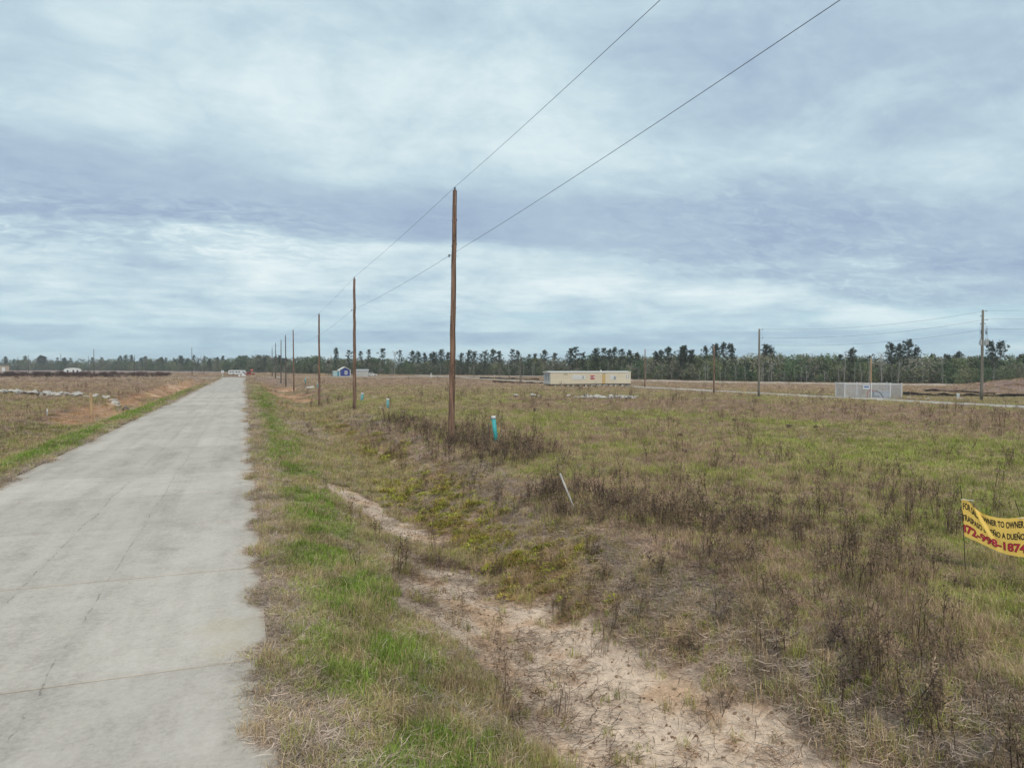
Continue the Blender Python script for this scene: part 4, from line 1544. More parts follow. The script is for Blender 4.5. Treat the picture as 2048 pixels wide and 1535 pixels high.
    pier = MB().box((0, 0, 0), (0.40, 0.40, 0.95)).mesh('pier', mat('pier_block', (0.55, 0.53, 0.50), var=0.3, scale=3))
    for k in range(13):
        for q in (0.25, Wd - 0.3):
            link('pier', pier, root, (0.9 + k * (L - 1.5) / 12 + random.uniform(-.15, .15), q, -0.17 - 0.475))
    MB().box((L - 0.9, 0.1, -0.55), (1.5, 0.12, 0.55)).build('skirt_panel', mat('skirt_dark', (0.09, 0.08, 0.075)), root)


mobile_home()


# ---------------------------------------------------------------- blue shed and its neighbours
def shed():
    x, y, z = spot(690, 255)
    face = -math.atan2(x, y)            # gable turned towards the road
    root = empty('shed', (x, y, z), face + R(8))
    tag(root, 'small blue shed with white trim, gable roof and white window', 'shed')
    blue = mat('royal_blue_paint', (0.035, 0.055, 0.26), rough=0.6, var=0.15)
    tealw = mat('lit_teal_siding', (0.42, 0.56, 0.58), rough=0.6, var=0.15)  # teal siding, with light on the shed's left side put into its colour
    wh = mat('white_trim', (0.70, 0.68, 0.63))
    W2, D, H, P = 3.7, 5.5, 2.15, 1.05
    MB().box((0, D / 2, 0.18), (W2, D, 0.12)).build('floor', wh, root)
    for sx in (-1, 1):
        for sy in (0.15, D - 0.15):
            MB().box((sx * (W2 / 2 - 0.15), sy, 0.0), (0.2, 0.2, 0.30)).build('footing', conc_l, root)
    MB().box((0, D / 2, 0.24 + H / 2), (W2 - 0.04, D - 0.04, H)).build('wall', blue, root)
    MB().add([(-W2 / 2, 0.0, 0.24 + H), (W2 / 2, 0.0, 0.24 + H), (0, 0.0, 0.24 + H + P), (-W2 / 2, D, 0.24 + H), (W2 / 2, D, 0.24 + H), (0, D, 0.24 + H + P)],
             [(0, 1, 2), (5, 4, 3), (0, 3, 4, 1), (1, 4, 5, 2), (2, 5, 3, 0)]).build('gable', blue, root)
    for s in (-1, 1):
        a, b = Vector((s * (W2 / 2 + 0.25), 0, 0.24 + H - 0.12)), Vector((0, 0, 0.24 + H + P + 0.04))
        MB().add([(a.x, -0.3, a.z), (b.x, -0.3, b.z), (b.x, D + 0.3, b.z), (a.x, D + 0.3, a.z),
                  (a.x, -0.3, a.z + 0.18), (b.x, -0.3, b.z + 0.18), (b.x, D + 0.3, b.z + 0.18), (a.x, D + 0.3, a.z + 0.18)],
                 [(0, 1, 2, 3), (7, 6, 5, 4), (0, 4, 5, 1), (2, 6, 7, 3), (0, 3, 7, 4)]).build('roof_slope', wh, root)
        MB().box((s * (W2 / 2 - 0.02), -0.02, 0.24 + H / 2), (0.22, 0.10, H)).build('corner_trim', wh, root)
    wn = MB().box((0.35, -0.04, 1.55), (0.95, 0.08, 1.30)).build('window', wh, root)
    MB().box((0.35, -0.09, 1.55), (0.5, 0.04, 0.85)).build('pane', mat('window_glass', (0.3, 0.34, 0.37)), wn)
    MB().box((0, -0.04, 0.26), (W2, 0.1, 0.14)).build('skirt_trim', wh, root)
    MB().box((-W2 / 2 - 1.15, 1.2, 1.15), (2.2, 2.4, 1.9)).build('side_wall', tealw, root)  # box standing for the shed's lit left wall
    MB().box((-W2 / 2 - 0.55, -0.03, 1.15), (0.75, 0.08, 1.6)).build('side_door', mat('teal_door', (0.10, 0.30, 0.36)), root)
    MB().box((-W2 / 2 - 1.15, 1.2, 2.20), (2.4, 2.7, 0.14)).build('side_roof', wh, root)

    x, y, z = spot(724, 262)
    root = empty('metal_building', (x, y, z), face)
    tag(root, 'low pale metal building right behind the blue shed', 'building')
    pale = mat('pale_metal_siding', (0.50, 0.49, 0.47), rough=0.5, var=0.12, scale=2)
    MB().box((0, 2, 1.05), (4.6, 4, 2.2)).build('wall', pale, root)
    MB().add([(-2.5, -0.2, 2.1), (2.5, -0.2, 2.1), (2.5, 4.2, 2.1), (-2.5, 4.2, 2.1), (-2.5, 2, 2.7), (2.5, 2, 2.7)],
             [(0, 1, 5, 4), (2, 3, 4, 5), (0, 4, 3), (1, 2, 5), (0, 3, 2, 1)]).build('roof', mat('grey_metal_roof', (0.42, 0.42, 0.42), var=0.12), root)
    for k in range(9):
        MB().box((-2.1 + k * 0.52, -0.03, 1.05), (0.06, 0.06, 2.1)).build('rib', pale, root)

    vehicle(743, 268, 'white pickup parked at the right end of the pale metal building', (0.70, 0.71, 0.72), face)
    # wooden fence left of the shed
    x, y, z = spot(657, 262)
    root = empty('rail_fence', (x, y, z), face)
    tag(root, 'low wooden rail fence left of the blue shed', 'fence')
    for k in range(6):
        MB().box((-2.6 + k * 1.3, 0, 0.6), (0.14, 0.14, 1.5)).build('post', wood_grey, root)
    for zz in (0.65, 1.25):
        MB().box((0.65, -0.09, zz), (7.2, 0.06, 0.16)).build('rail', wood_grey, root)
    x, y, z = spot(645, 255)
    root = empty('lumber_stack', (x, y, z), face)
    tag(root, 'stack of orange brown lumber left of the rail fence', 'lumber')
    for k in range(5):
        for q in range(3):
            MB().box((random.uniform(-.1, .1), q * 0.5, 0.12 + k * 0.24), (1.7, 0.4, 0.2)).build('board', wood_new, root)


def vehicle(px, depth, label, color, rz, tall=False, cat='car'):
    x, y, z = spot(px, depth)
    nm = 'travel_trailer' if tall else 'parked_car'
    root = empty(nm, (x, y, z + 0.02), rz)
    tag(root, label, cat)
    root.scale = (0.82, 0.82, 0.82)
    body = mat('paint_%d_%d' % (px, depth), color, rough=0.35, var=0.06, spec=0.5)
    glass = mat('car_glass', (0.035, 0.04, 0.045), rough=0.1, var=0.2, spec=0.6)
    tyre = mat('tyre_rubber', (0.03, 0.03, 0.03), var=0.2)
    if tall:
        L, H, w = 5.4, 2.45, 2.3
        prof = [(-L / 2, 0.45), (L / 2, 0.45), (L / 2, H * 0.75), (L / 2 - 0.25, H), (-L / 2 + 0.35, H), (-L / 2, H * 0.8)]
    else:
        L, H, w = 5.0, 1.7, 1.85
        prof = [(-2.5, 0.4), (2.5, 0.4), (2.5, 0.95), (0.95, 1.05), (0.55, H), (-1.0, H), (-1.3, 1.05), (-2.45, 1.0)]
    n = len(prof)
    vs = [(a, -w / 2, b) for a, b in prof] + [(a, w / 2, b) for a, b in prof]
    fs = [tuple(range(n - 1, -1, -1)), tuple(range(n, 2 * n))] + [(i, (i + 1) % n, n + (i + 1) % n, n + i) for i in range(n)]
    me = MB().add(vs, [tuple(reversed(f)) for f in fs]).mesh('body', body)
    bevel(me, 0.06, 2)
    link('body', me, root)
    if tall:
        for k, xx in enumerate((-1.7, -0.4, 1.5)):
            MB().box((xx, -w / 2 - 0.01, 1.65), (0.85, 0.05, 0.55)).build('window', glass, root)
        MB().box((0.55, -w / 2 - 0.01, 1.3), (0.6, 0.04, 1.5)).build('door', body, root)
        wx = (-0.45, 0.45)
    else:
        MB().box((-0.20, -w / 2 - 0.005, 1.33), (1.35, 0.04, 0.42)).build('window', glass, root)
        MB().box((-0.20, w / 2 + 0.005, 1.33), (1.35, 0.04, 0.42)).build('window', glass, root)
        wx = (-1.6, 1.6)
    for xx in wx:
        for sy in (-1, 1):
            MB().tube([(xx, sy * (w / 2 - 0.22), 0.36), (xx, sy * (w / 2 + 0.02), 0.36)], 0.36, 14).build('wheel', tyre, root)
    return root


shed()
view = -R(1)
vehicle(468, 300, 'white travel trailer at left of the white vehicles beyond the junction', (0.72, 0.73, 0.73), view, True, 'trailer')
vehicle(480, 296, 'white travel trailer second from left beyond the junction', (0.70, 0.71, 0.71), view, True, 'trailer')
vehicle(489, 292, 'white pickup at the right end of the white vehicles', (0.70, 0.71, 0.72), view)
vehicle(499, 290, 'red car parked behind the stop sign', (0.30, 0.02, 0.018), view)
for px, lab in ((478.5, 'small white box left of the other one beyond the junction'), (487, 'wide low white box beyond the junction')):
    x, y, z = spot(px, 256)
    o = MB().box((0, 0, 0.35), (1.6 if px > 480 else 0.7, 0.8, 0.75), 0, 0.9).mesh('crate', white_p)
    bevel(o, 0.05)
    o = link('white_crate', o, None, (x, y, z))
    tag(o, lab, 'box')


def text_mesh(body, size, m, bold=0.0, align='CENTER', space=1.0):
    cu = bpy.data.curves.new('lettering', 'FONT')
    cu.body = body
    cu.size = size
    cu.align_x = align
    cu.align_y = 'CENTER'
    cu.offset = bold
    cu.space_character = space
    cu.resolution_u = 3
    ob = bpy.data.objects.new('lettering', cu)
    COL.objects.link(ob)
    bpy.context.view_layer.update()
    me = bpy.data.meshes.new_from_object(ob.evaluated_get(bpy.context.evaluated_depsgraph_get()))
    bpy.data.objects.remove(ob)
    me.materials.clear()
    me.materials.append(m)
    return me


def road_sign(px, depth, kind, label, z_top):
    x, y, z = spot(px, depth)
    root = empty('road_sign', (x, y, z), -math.atan2(x, y) if kind == 'stop' else 0)
    tag(root, label, 'sign')
    MB().box((0, 0.03, z_top / 2), (0.14, 0.10, z_top)).build('post', wood_new if kind == 'stop' else galv, root)
    if kind == 'stop':
        r = 0.42
        red = mat('stop_red', (0.50, 0.03, 0.03), rough=0.5, var=0.08)
        vs = [(r * math.cos(R(22.5 + 45 * k)), yy, z_top - 0.1 + r * math.sin(R(22.5 + 45 * k))) for yy in (-0.05, -0.02) for k in range(8)]
        fs = [tuple(range(8)), tuple(range(15, 7, -1))] + [(k, 8 + k, 8 + (k + 1) % 8, (k + 1) % 8) for k in range(8)]
        pl = MB().add(vs, fs).build('plate', red, root)
        t = link('lettering', text_mesh('STOP', 0.31, white_p, 0.01), pl, (0, -0.056, z_top - 0.1))
        t.rotation_euler = (R(90), 0, 0)
    else:
        pl = MB().box((0, -0.03, z_top - 0.35), (0.85, 0.03, 0.80)).build('plate', mat('sign_back', (0.62, 0.63, 0.63), var=0.1), root)
        t = MB().box((0, -0.05, z_top - 0.35), (0.5, 0.01, 0.09)).build('marking', mat('sign_grey_mark', (0.25, 0.26, 0.27)), pl)


road_sign(503.5, 226, 'stop', 'red stop sign on a wooden post at the end of the road', 2.5)
road_sign(445, 228, 'white', 'square white sign at the left corner of the junction', 2.25)

# buildings far left
x, y, z = spot(2, 500)
root = empty('tan_building', (x, y, z), R(20))
tag(root, 'small tan building with white door at the left edge', 'building')
tanw = mat('tan_wall', (0.46, 0.36, 0.27), var=0.12)
MB().box((0, 3, 2.1), (9.5, 6, 4.2)).build('wall', tanw, root)
MB().box((0, 3, 4.3), (9.9, 6.4, 0.25)).build('roof', mat('tan_roof', (0.34, 0.28, 0.23)), root)
MB().box((1.4, -0.05, 1.6), (1.9, 0.1, 2.9)).build('door', white_p, root)
x, y, z = spot(145, 440)
root = empty('white_shelter', (x, y, z), R(10))
tag(root, 'low white rounded shelter beyond the dark brush at left', 'shelter')
vs, fs = [], []
for yy in (0, 5):
    vs += [(-4.6, yy, 0.2), (-4.6, yy, 1.9), (-3.4, yy, 2.5), (0, yy, 2.9), (3.2, yy, 2.6), (4.6, yy, 1.8), (4.6, yy, 0.2)]
fs = [(i, i + 1, 8 + i, 7 + i) for i in range(6)] + [tuple(range(6, -1, -1)), tuple(range(7, 14))]
MB().add(vs, fs).build('cover', mat('white_sheet', (0.75, 0.75, 0.74), var=0.08), root)
for xx in (-2.6, 0.4, 2.6):
    MB().box((xx, -0.04, 0.8), (0.9, 0.08, 1.2)).build('opening', mat('underfloor_dark', (0.05, 0.045, 0.04)), root)


# ---------------------------------------------------------------- chain link enclosure
def enclosure():
    x0, y0, z0 = spot(1690, 90)
    x1, y1, _ = spot(1804, 89)
    d = Vector((x1 - x0, y1 - y0, 0))
    L = d.length
    rz = math.atan2(d.y, d.x)
    root = empty('chain_link_fence', (x0, y0, z0 + 0.05), rz)
    tag(root, 'square chain link enclosure with pale steel posts and gate', 'fence')
    steel = mat('pale_fence_steel', (0.68, 0.69, 0.70), rough=0.4, var=0.12)
    link_m = mat('chain_link_wire', (0.46, 0.48, 0.51), rough=0.5, var=0.1)
    D, H = 5.0, 1.85
    mid = L * 0.47
    corners = [(0, 0), (mid, 0), (L, 0), (L, D), (L * 0.72, D), (mid * 0.95, D), (0.35, D)]
    for px, py in corners + [(L * 0.80, 0.0)]:
        MB().tube([(px, py, -0.2), (px, py, H + 0.08)], 0.060 if py == 0 else 0.05, 8).build('post', steel, root)
        MB().lathe((px, py, H + 0.06), [(0.07, 0), (0.07, 0.04), (0.02, 0.09)], 8).build('post_cap', steel, root)
    runs = [((0, 0), (mid, 0)), ((mid, 0), (L, 0)), ((L, 0), (L, D)), ((L, D), (0.35, D)), ((0.35, D), (0, 0))]
    for a, b in runs:
        A, B = Vector((*a, 0)), Vector((*b, 0))
        u = (B - A).normalized()
        n = (B - A).length
        for zz in (H, 0.06):
            MB().tube([A + Vector((0, 0, zz)), B + Vector((0, 0, zz))], 0.032, 6).build('rail', steel, root)
        nrm = Vector((-u.y, u.x, 0))
        mb = MB()
        st, w = 0.11, 0.012
        k = -H
        while k < n:
            for s in (1, -1):
                a0, a1 = max(k, 0.0), min(k + H, n)
                if a1 - a0 < 0.02:
                    continue
                za, zb = (a0 - k, a1 - k) if s == 1 else (H - (a0 - k), H - (a1 - k))
                p, q = A + u * a0 + Vector((0, 0, za)), A + u * a1 + Vector((0, 0, zb))
                e = Vector((0, 0, w))
                off = nrm * (0.006 * s)
                mb.add([p - e + off, q - e + off, q + e + off, p + e + off], [(0, 1, 2, 3)])
            k += st
        tag(mb.build('chain_link_mesh', link_m, root), kind='stuff')
    sg = MB().box((mid * 0.80, -0.10, H * 0.78), (0.80, 0.04, 0.50)).build('notice_plate', mat('notice_white', (0.62, 0.65, 0.70), var=0.08), root)
    MB().box((mid * 0.80, -0.13, H * 0.80), (0.60, 0.02, 0.22)).build('notice_print', mat('notice_blue', (0.16, 0.20, 0.36), var=0.3, scale=9), sg)
    # pump piping inside
    pr = empty('pump_pipe', root.matrix_basis @ Vector((mid * 1.08, 2.2, 0)), rz)
    pr.location = Vector((x0, y0, z0)) + Matrix.Rotation(rz, 3, 'Z') @ Vector((mid * 1.08, 2.2, 0))
    tag(pr, 'red and black arched pipe inside the chain link enclosure', 'pipe')
    MB().tube([(0, 0, -0.1), (0.02, 0, 0.85), (0.25, 0, 1.0), (1.0, 0, 1.0)], 0.075, 8).build('red_pipe', mat('red_pipe_paint', (0.42, 0.05, 0.05)), pr)
    MB().tube([(1.0, 0, 1.0), (1.5, 0, 0.75), (1.9, 0, 0.2), (2.0, 0, -0.1)], 0.075, 8).build('black_hose', mat('black_hose', (0.03, 0.03, 0.035)), pr)
    MB().lathe((0.25, 0, 0.98), [(0.02, 0), (0.02, 0.12), (0.14, 0.13), (0.14, 0.16), (0.02, 0.17)], 10).build('valve_wheel', mat('red_pipe_paint', (0.42, 0.05, 0.05)), pr)
    bx = empty('pump_box', Vector((x0, y0, z0)) + Matrix.Rotation(rz, 3, 'Z') @ Vector((L * 0.80, 3.2, 0)), rz)
    tag(bx, 'pale blue equipment box inside the chain link enclosure', 'box')
    me = MB().box((0, 0, 0.42), (1.9, 0.9, 0.85)).mesh('cabinet', mat('pale_blue_paint', (0.40, 0.46, 0.55), var=0.1))
    link('cabinet', bevel(me, 0.03), bx)
    MB().box((0, -0.46, 0.45), (0.04, 0.03, 0.7)).build('door_seam', mat('underfloor_dark', (0.05, 0.045, 0.04)), bx)
    MB().box((0, 0, 0.88), (2.0, 1.0, 0.06)).build('lid', mat('pale_lid', (0.55, 0.58, 0.62)), bx)


enclosure()


# ---------------------------------------------------------------- black silt fences
def silt(name, pts, h, label):
    black = mat('black_fabric', (0.018, 0.017, 0.017), var=0.3, rough=0.9)
    root = empty(name, (pts[0][0], pts[0][1], 0))
    tag(root, label, 'silt fence')
    vs, fs = [], []
    P = []
    for (a, b) in zip(pts[:-1], pts[1:]):
        for t in np.linspace(0, 1, 10, endpoint=False):
            P.append((a[0] * (1 - t) + b[0] * t, a[1] * (1 - t) + b[1] * t))
    for i, (x, y) in enumerate(P):
        z = tz(x, y)
        hh = h * (0.55 + 0.6 * vnoise(np.array([i * 0.45]), np.array([h * 7]), 12)[0])
        for dy in (0, 0.06):
            vs += [(x - pts[0][0], y + dy - pts[0][1], z - 0.1), (x - pts[0][0], y + dy - pts[0][1], z + hh)]
        if i:
            o = (i - 1) * 4
            fs += [(o, o + 4, o + 5, o + 1), (o + 2, o + 3, o + 7, o + 6), (o + 1, o + 5, o + 7, o + 3)]
    MB().add(vs, fs).build('fabric', black, root)
    for (x, y) in P[::5]:
        MB().box((x - pts[0][0], y + 0.10 - pts[0][1], tz(x, y) + h * 0.55), (0.06, 0.05, h * 1.3)).build('stake', wood_grey, root)


def along(*q):
    return [spot(px, d)[:2] for px, d in q]


silt('silt_fence', along((960, 232), (1020, 222), (1086, 214)), 0.6, 'far black silt fence left of the mobile home')
silt('silt_fence', along((985, 176), (1060, 168), (1090, 165)), 0.5, 'nearer black silt fence left of the mobile home')
silt('silt_fence', along((1808, 101), (1880, 101), (1960, 100), (2080, 99)), 0.55, 'long black silt fence right of the chain link enclosure')
silt('silt_fence', along((1850, 122), (1930, 117), (2000, 108)), 0.45, 'farther black silt fence near the foot of the mound')


# ---------------------------------------------------------------- banner on two stakes
def banner():
    dep = 11.7
    bx, by, bz = spot(1936, dep)
    root = empty('sale_banner', (bx, by, bz - 0.08), -math.atan2(bx, by))
    tag(root, 'yellow for-sale banner with black and red lettering on two stakes', 'banner')
    s, sx = dep / FPX, dep * 0.845 / FPX    # metres per step of the drawn outline, up and across
    top0 = 1168.0                           # ground level on the drawn outline

    def loc(u, v, w=0.0):                   # outline coordinates to the banner's own frame
        return Vector(((u - 1936) * sx, w, (top0 - v) * s))
    yel = mat('yellow_vinyl', (0.95, 0.64, 0.15), rough=0.45, var=0.10, scale=2.5, spec=0.4)
    steel = mat('rusty_rebar', (0.045, 0.035, 0.03), rough=0.8, var=0.3)
    top = [(1927, 1005), (1934, 1003), (1941, 1006), (1950, 1016), (1962, 1026), (1978, 1032), (1998, 1034.5), (2018, 1034), (2036, 1030), (2050, 1027)]
    bot = [(1934, 1078), (1940, 1080), (1947, 1082.5), (1958, 1086), (1972, 1091), (1986, 1096), (2002, 1101), (2020, 1104.5), (2038, 1106), (2052, 1106)]
    n = 60

    def at_poly(poly, t):                   # even steps along the edge
        seg = [math.dist(a, b) for a, b in zip(poly[:-1], poly[1:])]
        d = t * sum(seg)
        i = 0
        while i < len(seg) - 1 and d > seg[i]:
            d -= seg[i]
            i += 1
        f = d / seg[i]
        a, b = poly[i], poly[i + 1]
        return a[0] * (1 - f) + b[0] * f, a[1] * (1 - f) + b[1] * f

    def fold(t, q):                         # soft diagonal crease running down from the upper left
        c = 0.24 + 0.34 * q
        d = (t - c)
        k = 1.0 - 0.85 * q
        return k * (-0.022 * math.exp(-(d / 0.05) ** 2) + 0.028 * math.exp(-((d - 0.08) / 0.06) ** 2)) + 0.02 * math.sin(t * 5 + q)

    def surf(t, q, off=0.0):
        a, b = at_poly(top, t), at_poly(bot, t)
        u, v = a[0] * (1 - q) + b[0] * q, a[1] * (1 - q) + b[1] * q
        return loc(u, v, fold(t, q) + off)
    m = 16
    vs = [surf(i / n, j / m) for i in range(n + 1) for j in range(m + 1)]
    fs = [(i * (m + 1) + j, (i + 1) * (m + 1) + j, (i + 1) * (m + 1) + j + 1, i * (m + 1) + j + 1) for i in range(n) for j in range(m)]
    k = len(vs)
    vs += [surf(i / n, j / m, 0.004) for i in range(n + 1) for j in range(m + 1)]
    fs += [tuple(reversed([q + k for q in f])) for f in fs[:]]
    cloth = MB().add(vs, fs).build('cloth', yel, root, True)
    blk = mat('black_print', (0.02, 0.02, 0.022), rough=0.5, var=0.1)
    redp = mat('red_print', (0.52, 0.035, 0.075), rough=0.5, var=0.1)
    redo = mat('dark_red_print', (0.20, 0.010, 0.015), rough=0.5, var=0.1)
    white = mat('white_print', (0.70, 0.66, 0.55), rough=0.5, var=0.1)

    def put(text, t0, t1, q0, q1, mt, name, bold=0.0, off=-0.004, grow=0.0, hide=None):
        me = text_mesh(text, 1.0, mt, bold)
        bm = bmesh.new()
        bm.from_mesh(me)
        bmesh.ops.triangulate(bm, faces=bm.faces[:])
        bmesh.ops.subdivide_edges(bm, edges=[e for e in bm.edges if e.calc_length() > 0.12], cuts=2, use_grid_fill=False)
        bmesh.ops.triangulate(bm, faces=bm.faces[:])
        xs = [v.co.x for v in bm.verts]
        ys = [v.co.y for v in bm.verts]
        xa, xb, ya, yb = min(xs), max(xs), min(ys), max(ys)
        for v in bm.verts:
            t = t0 + (t1 - t0) * (v.co.x - xa) / (xb - xa)
            q = q1 + (q0 - q1) * (v.co.y - ya) / (yb - ya)
            v.co = surf(min(max(t, -0.005), 0.999), q, off)
            v.co.x += 0
            if t < -0.002 or t > 0.999 or (hide and hide(t, q)):
                v.tag = True
        bmesh.ops.delete(bm, geom=[f for f in bm.faces if any(v.tag for v in f.verts)], context='FACES')
        bm.to_mesh(me)
        bm.free()
        me.name = name
        o = link(name, me, cloth)
        return o

    def in_fold(t, q):
        return q < 0.6 and abs(t - (0.27 + 0.34 * q)) < 0.05
    put('FOR SALE OWNER TO OWNER', 0.015, 0.985, 0.09, 0.27, blk, 'lettering', 0.027, hide=in_fold)
    put('TRASPASO DUEÑO A DUEÑO', -0.012, 0.995, 0.37, 0.575, blk, 'lettering', 0.027, hide=in_fold)
    put('872-998-1874', -0.055, 1.02, 0.665, 0.905, redo, 'lettering', 0.045, hide=in_fold)
    put('872-998-1874', -0.050, 1.015, 0.685, 0.885, redp, 'lettering', 0.010, -0.0065, hide=in_fold)
    # stakes and ties
    MB().tube([loc(1939, 1185, 0.012), loc(1933, 1080, 0.012), loc(1928, 1004, 0.012), loc(1924, 976, 0.012)], 0.0062, 6).build('stake', steel, root)
    MB().tube([loc(2072, 1185, 0.03), loc(2056, 1090, 0.03), loc(2043, 1032, 0.012), loc(2031, 996, 0.0)], 0.0062, 6).build('stake', steel, root)
    MB().tube([loc(1926, 1005, -0.02), loc(1929, 1003, -0.03), loc(1938, 1004, -0.02), loc(1951, 1005, 0.0)], 0.006, 5).build('tie', white_p, root)
    MB().tube([loc(2038, 1031, -0.02), loc(2044, 1030, -0.03), loc(2051, 1028, 0.0)], 0.006, 5).build('tie', white_p, root)


banner()

# ---------------------------------------------------------------- trees
MAT_TREE = mat_plant('pine_needles', False, 0.10)
bark_pine = mat('pine_bark', (0.150, 0.115, 0.095), var=0.35, scale=2, stretch=(4, 4, 0.5))
bark_grey = mat('grey_bark', (0.30, 0.285, 0.265), var=0.3, scale=2, stretch=(4, 4, 0.5))


def leaf_mesh(name, leaves, m):
    """leaves: list of (position, size, value): small ragged faces"""
    r = random.Random(hash(name) & 0xffff if False else len(leaves))
    v, f, bv = [], [], []
    for p, s, val in leaves:
        u = Vector((r.gauss(0, 1), r.gauss(0, 1), r.gauss(0, 0.7))).normalized()
        w = u.cross(Vector((r.gauss(0, 1), r.gauss(0, 1), r.gauss(0, 1)))).normalized()
        k = len(v)
        v += [p - u * s - w * s * 0.35, p + w * s * 0.8, p + u * s - w * s * 0.25, p - w * s * 0.6]
        f.append((k, k + 3, k + 2, k + 1))
        bv += [val] * 4
    me = bpy.data.meshes.new(name)
    me.from_pydata([tuple(q) for q in v], [], f)
    a = me.attributes.new('bv', 'FLOAT', 'POINT')
    a.data.foreach_set('value', np.array(bv, np.float32))
    me.materials.append(m)
    return me


def pine(seed, H=12.0, dense=1.0):
    r = random.Random(seed)
    lean = (r.uniform(-.5, .5), r.uniform(-.5, .5))
    pts = [(lean[0] * t * t + (r.uniform(-.1, .1) if t else 0), lean[1] * t * t, H * t) for t in np.linspace(0, 1, 8)]
    tr = MB().tube(pts, [0.20 * (1 - 0.85 * k / 7) + 0.015 for k in range(8)], 7)
    leaves = []

    def on_axis(t):
        i = min(int(t * 7), 6)
        return Vector(pts[i]).lerp(Vector(pts[i + 1]), t * 7 - i)
    start = r.uniform(0.32, 0.50)
    nb = int(r.randint(20, 27) * dense)
    az = r.uniform(0, 6.28)
    for k in range(nb):
        t = start + (0.985 - start) * (k / (nb - 1)) ** 0.9
        az += 2.4 + r.uniform(-.5, .5)
        q = (t - start) / (1 - start)
        Ln = H * (0.045 + 0.130 * math.sin(math.pi * (0.12 + 0.80 * q)) ** 0.8) * (1.28 - 0.40 * q) * r.uniform(0.45, 1.25)
        p = on_axis(t)
        e = p + Vector((math.cos(az), math.sin(az), r.uniform(0.05, 0.55))) * Ln
        mid = p.lerp(e, 0.5) - Vector((0, 0, 0.05 * Ln))
        tr.tube([p, mid, e], [0.05 * (1 - 0.5 * q), 0.035, 0.012], 4, False)
        for c in range(r.randint(3, 5)):
            g = p.lerp(e, r.uniform(0.12, 1.02)) + Vector((r.uniform(-.3, .3), r.uniform(-.3, .3), r.uniform(-.1, .35)))
            rad = r.uniform(0.30, 0.62)
            val = r.random()
            for _ in range(24):
                d = Vector((r.gauss(0, 1), r.gauss(0, 1), r.gauss(0, 0.6))).normalized() * rad * r.random() ** 0.4
                leaves.append((g + d, r.uniform(0.09, 0.18), min(1, max(0, val * 0.6 + r.random() * 0.4))))
    for c in range(4):
        g = on_axis(r.uniform(0.93, 1.0))
        for _ in range(30):
            d = Vector((r.gauss(0, .35), r.gauss(0, .35), r.gauss(0, .35)))
            leaves.append((g + d, r.uniform(0.10, 0.20), r.random()))
    return tr.mesh('trunk', bark_pine, True), leaf_mesh('crown', leaves, MAT_TREE)


def bare_tree(seed, H=9.0):
    r = random.Random(seed)
    tr, tw = MB(), MB()
    lean = (r.uniform(-.8, .8), r.uniform(-.8, .8))
    pts = [(lean[0] * t + r.uniform(-.12, .12) * (t > 0), lean[1] * t, H * t) for t in np.linspace(0, 1, 7)]
    tr.tube(pts, [0.15 * (1 - 0.85 * k / 6) + 0.012 for k in range(7)], 6)
    for k in range(16):
        t = r.uniform(0.28, 0.95)
        i = min(int(t * 6), 5)
        p = Vector(pts[i]).lerp(Vector(pts[i + 1]), t * 6 - i)
        a = r.uniform(0, 6.28)
        L = H * r.uniform(0.10, 0.26) * (1.2 - t * 0.6)
        e = p + Vector((math.cos(a) * 0.7, math.sin(a) * 0.7, 0.85)) * L
        tw.tube([p, p.lerp(e, .5) + Vector((0, 0, -.05)), e], [0.045, 0.03, 0.01], 4, False)
        for _ in range(7):
            g = p.lerp(e, r.uniform(.3, 1))
            h = g + Vector((r.gauss(0, .6), r.gauss(0, .6), r.uniform(0.2, 1.0))).normalized() * L * r.uniform(.25, .5)
            tw.tube([g, h], [0.018, 0.006], 3, False)
    return tr.mesh('trunk', bark_grey, True), tw.mesh('crown', bark_grey)


def bush(name, seed, H, W, n, leaf):
    r = random.Random(seed)
    leaves = []
    cl = []
    for _ in range(n // 12):
        z = H * (0.05 + 0.92 * r.random() ** 0.9)
        w = W * math.sqrt(max(0.05, 1 - ((z / H - 0.45) / 0.62) ** 2))
        a = r.uniform(0, 6.28)
        d = w * math.sqrt(r.random())
        cl.append((Vector((d * math.cos(a), d * math.sin(a), z)), r.uniform(0.35, 0.8), r.random()))
    for g, rad, val in cl:
        for _ in range(12):
            d = Vector((r.gauss(0, 1), r.gauss(0, 1), r.gauss(0, 1))).normalized() * rad * r.random() ** 0.4
            leaves.append((g + d, leaf * r.uniform(0.6, 1.3), min(1, val * 0.55 + r.random() * 0.45)))
    return leaf_mesh(name, leaves, MAT_LEAF)


# front edge of the woods: bearing and distance
EDGE = [(-420, 720), (0, 690), (200, 640), (380, 560), (500, 450), (600, 360), (660, 335), (800, 325), (950, 318), (1100, 285), (1250, 245), (1400, 228), (1600, 222), (1800, 214), (2048, 205), (2500, 196)]


def edge_depth(px):
    return float(np.interp(px, [e[0] for e in EDGE], [e[1] for e in EDGE]))


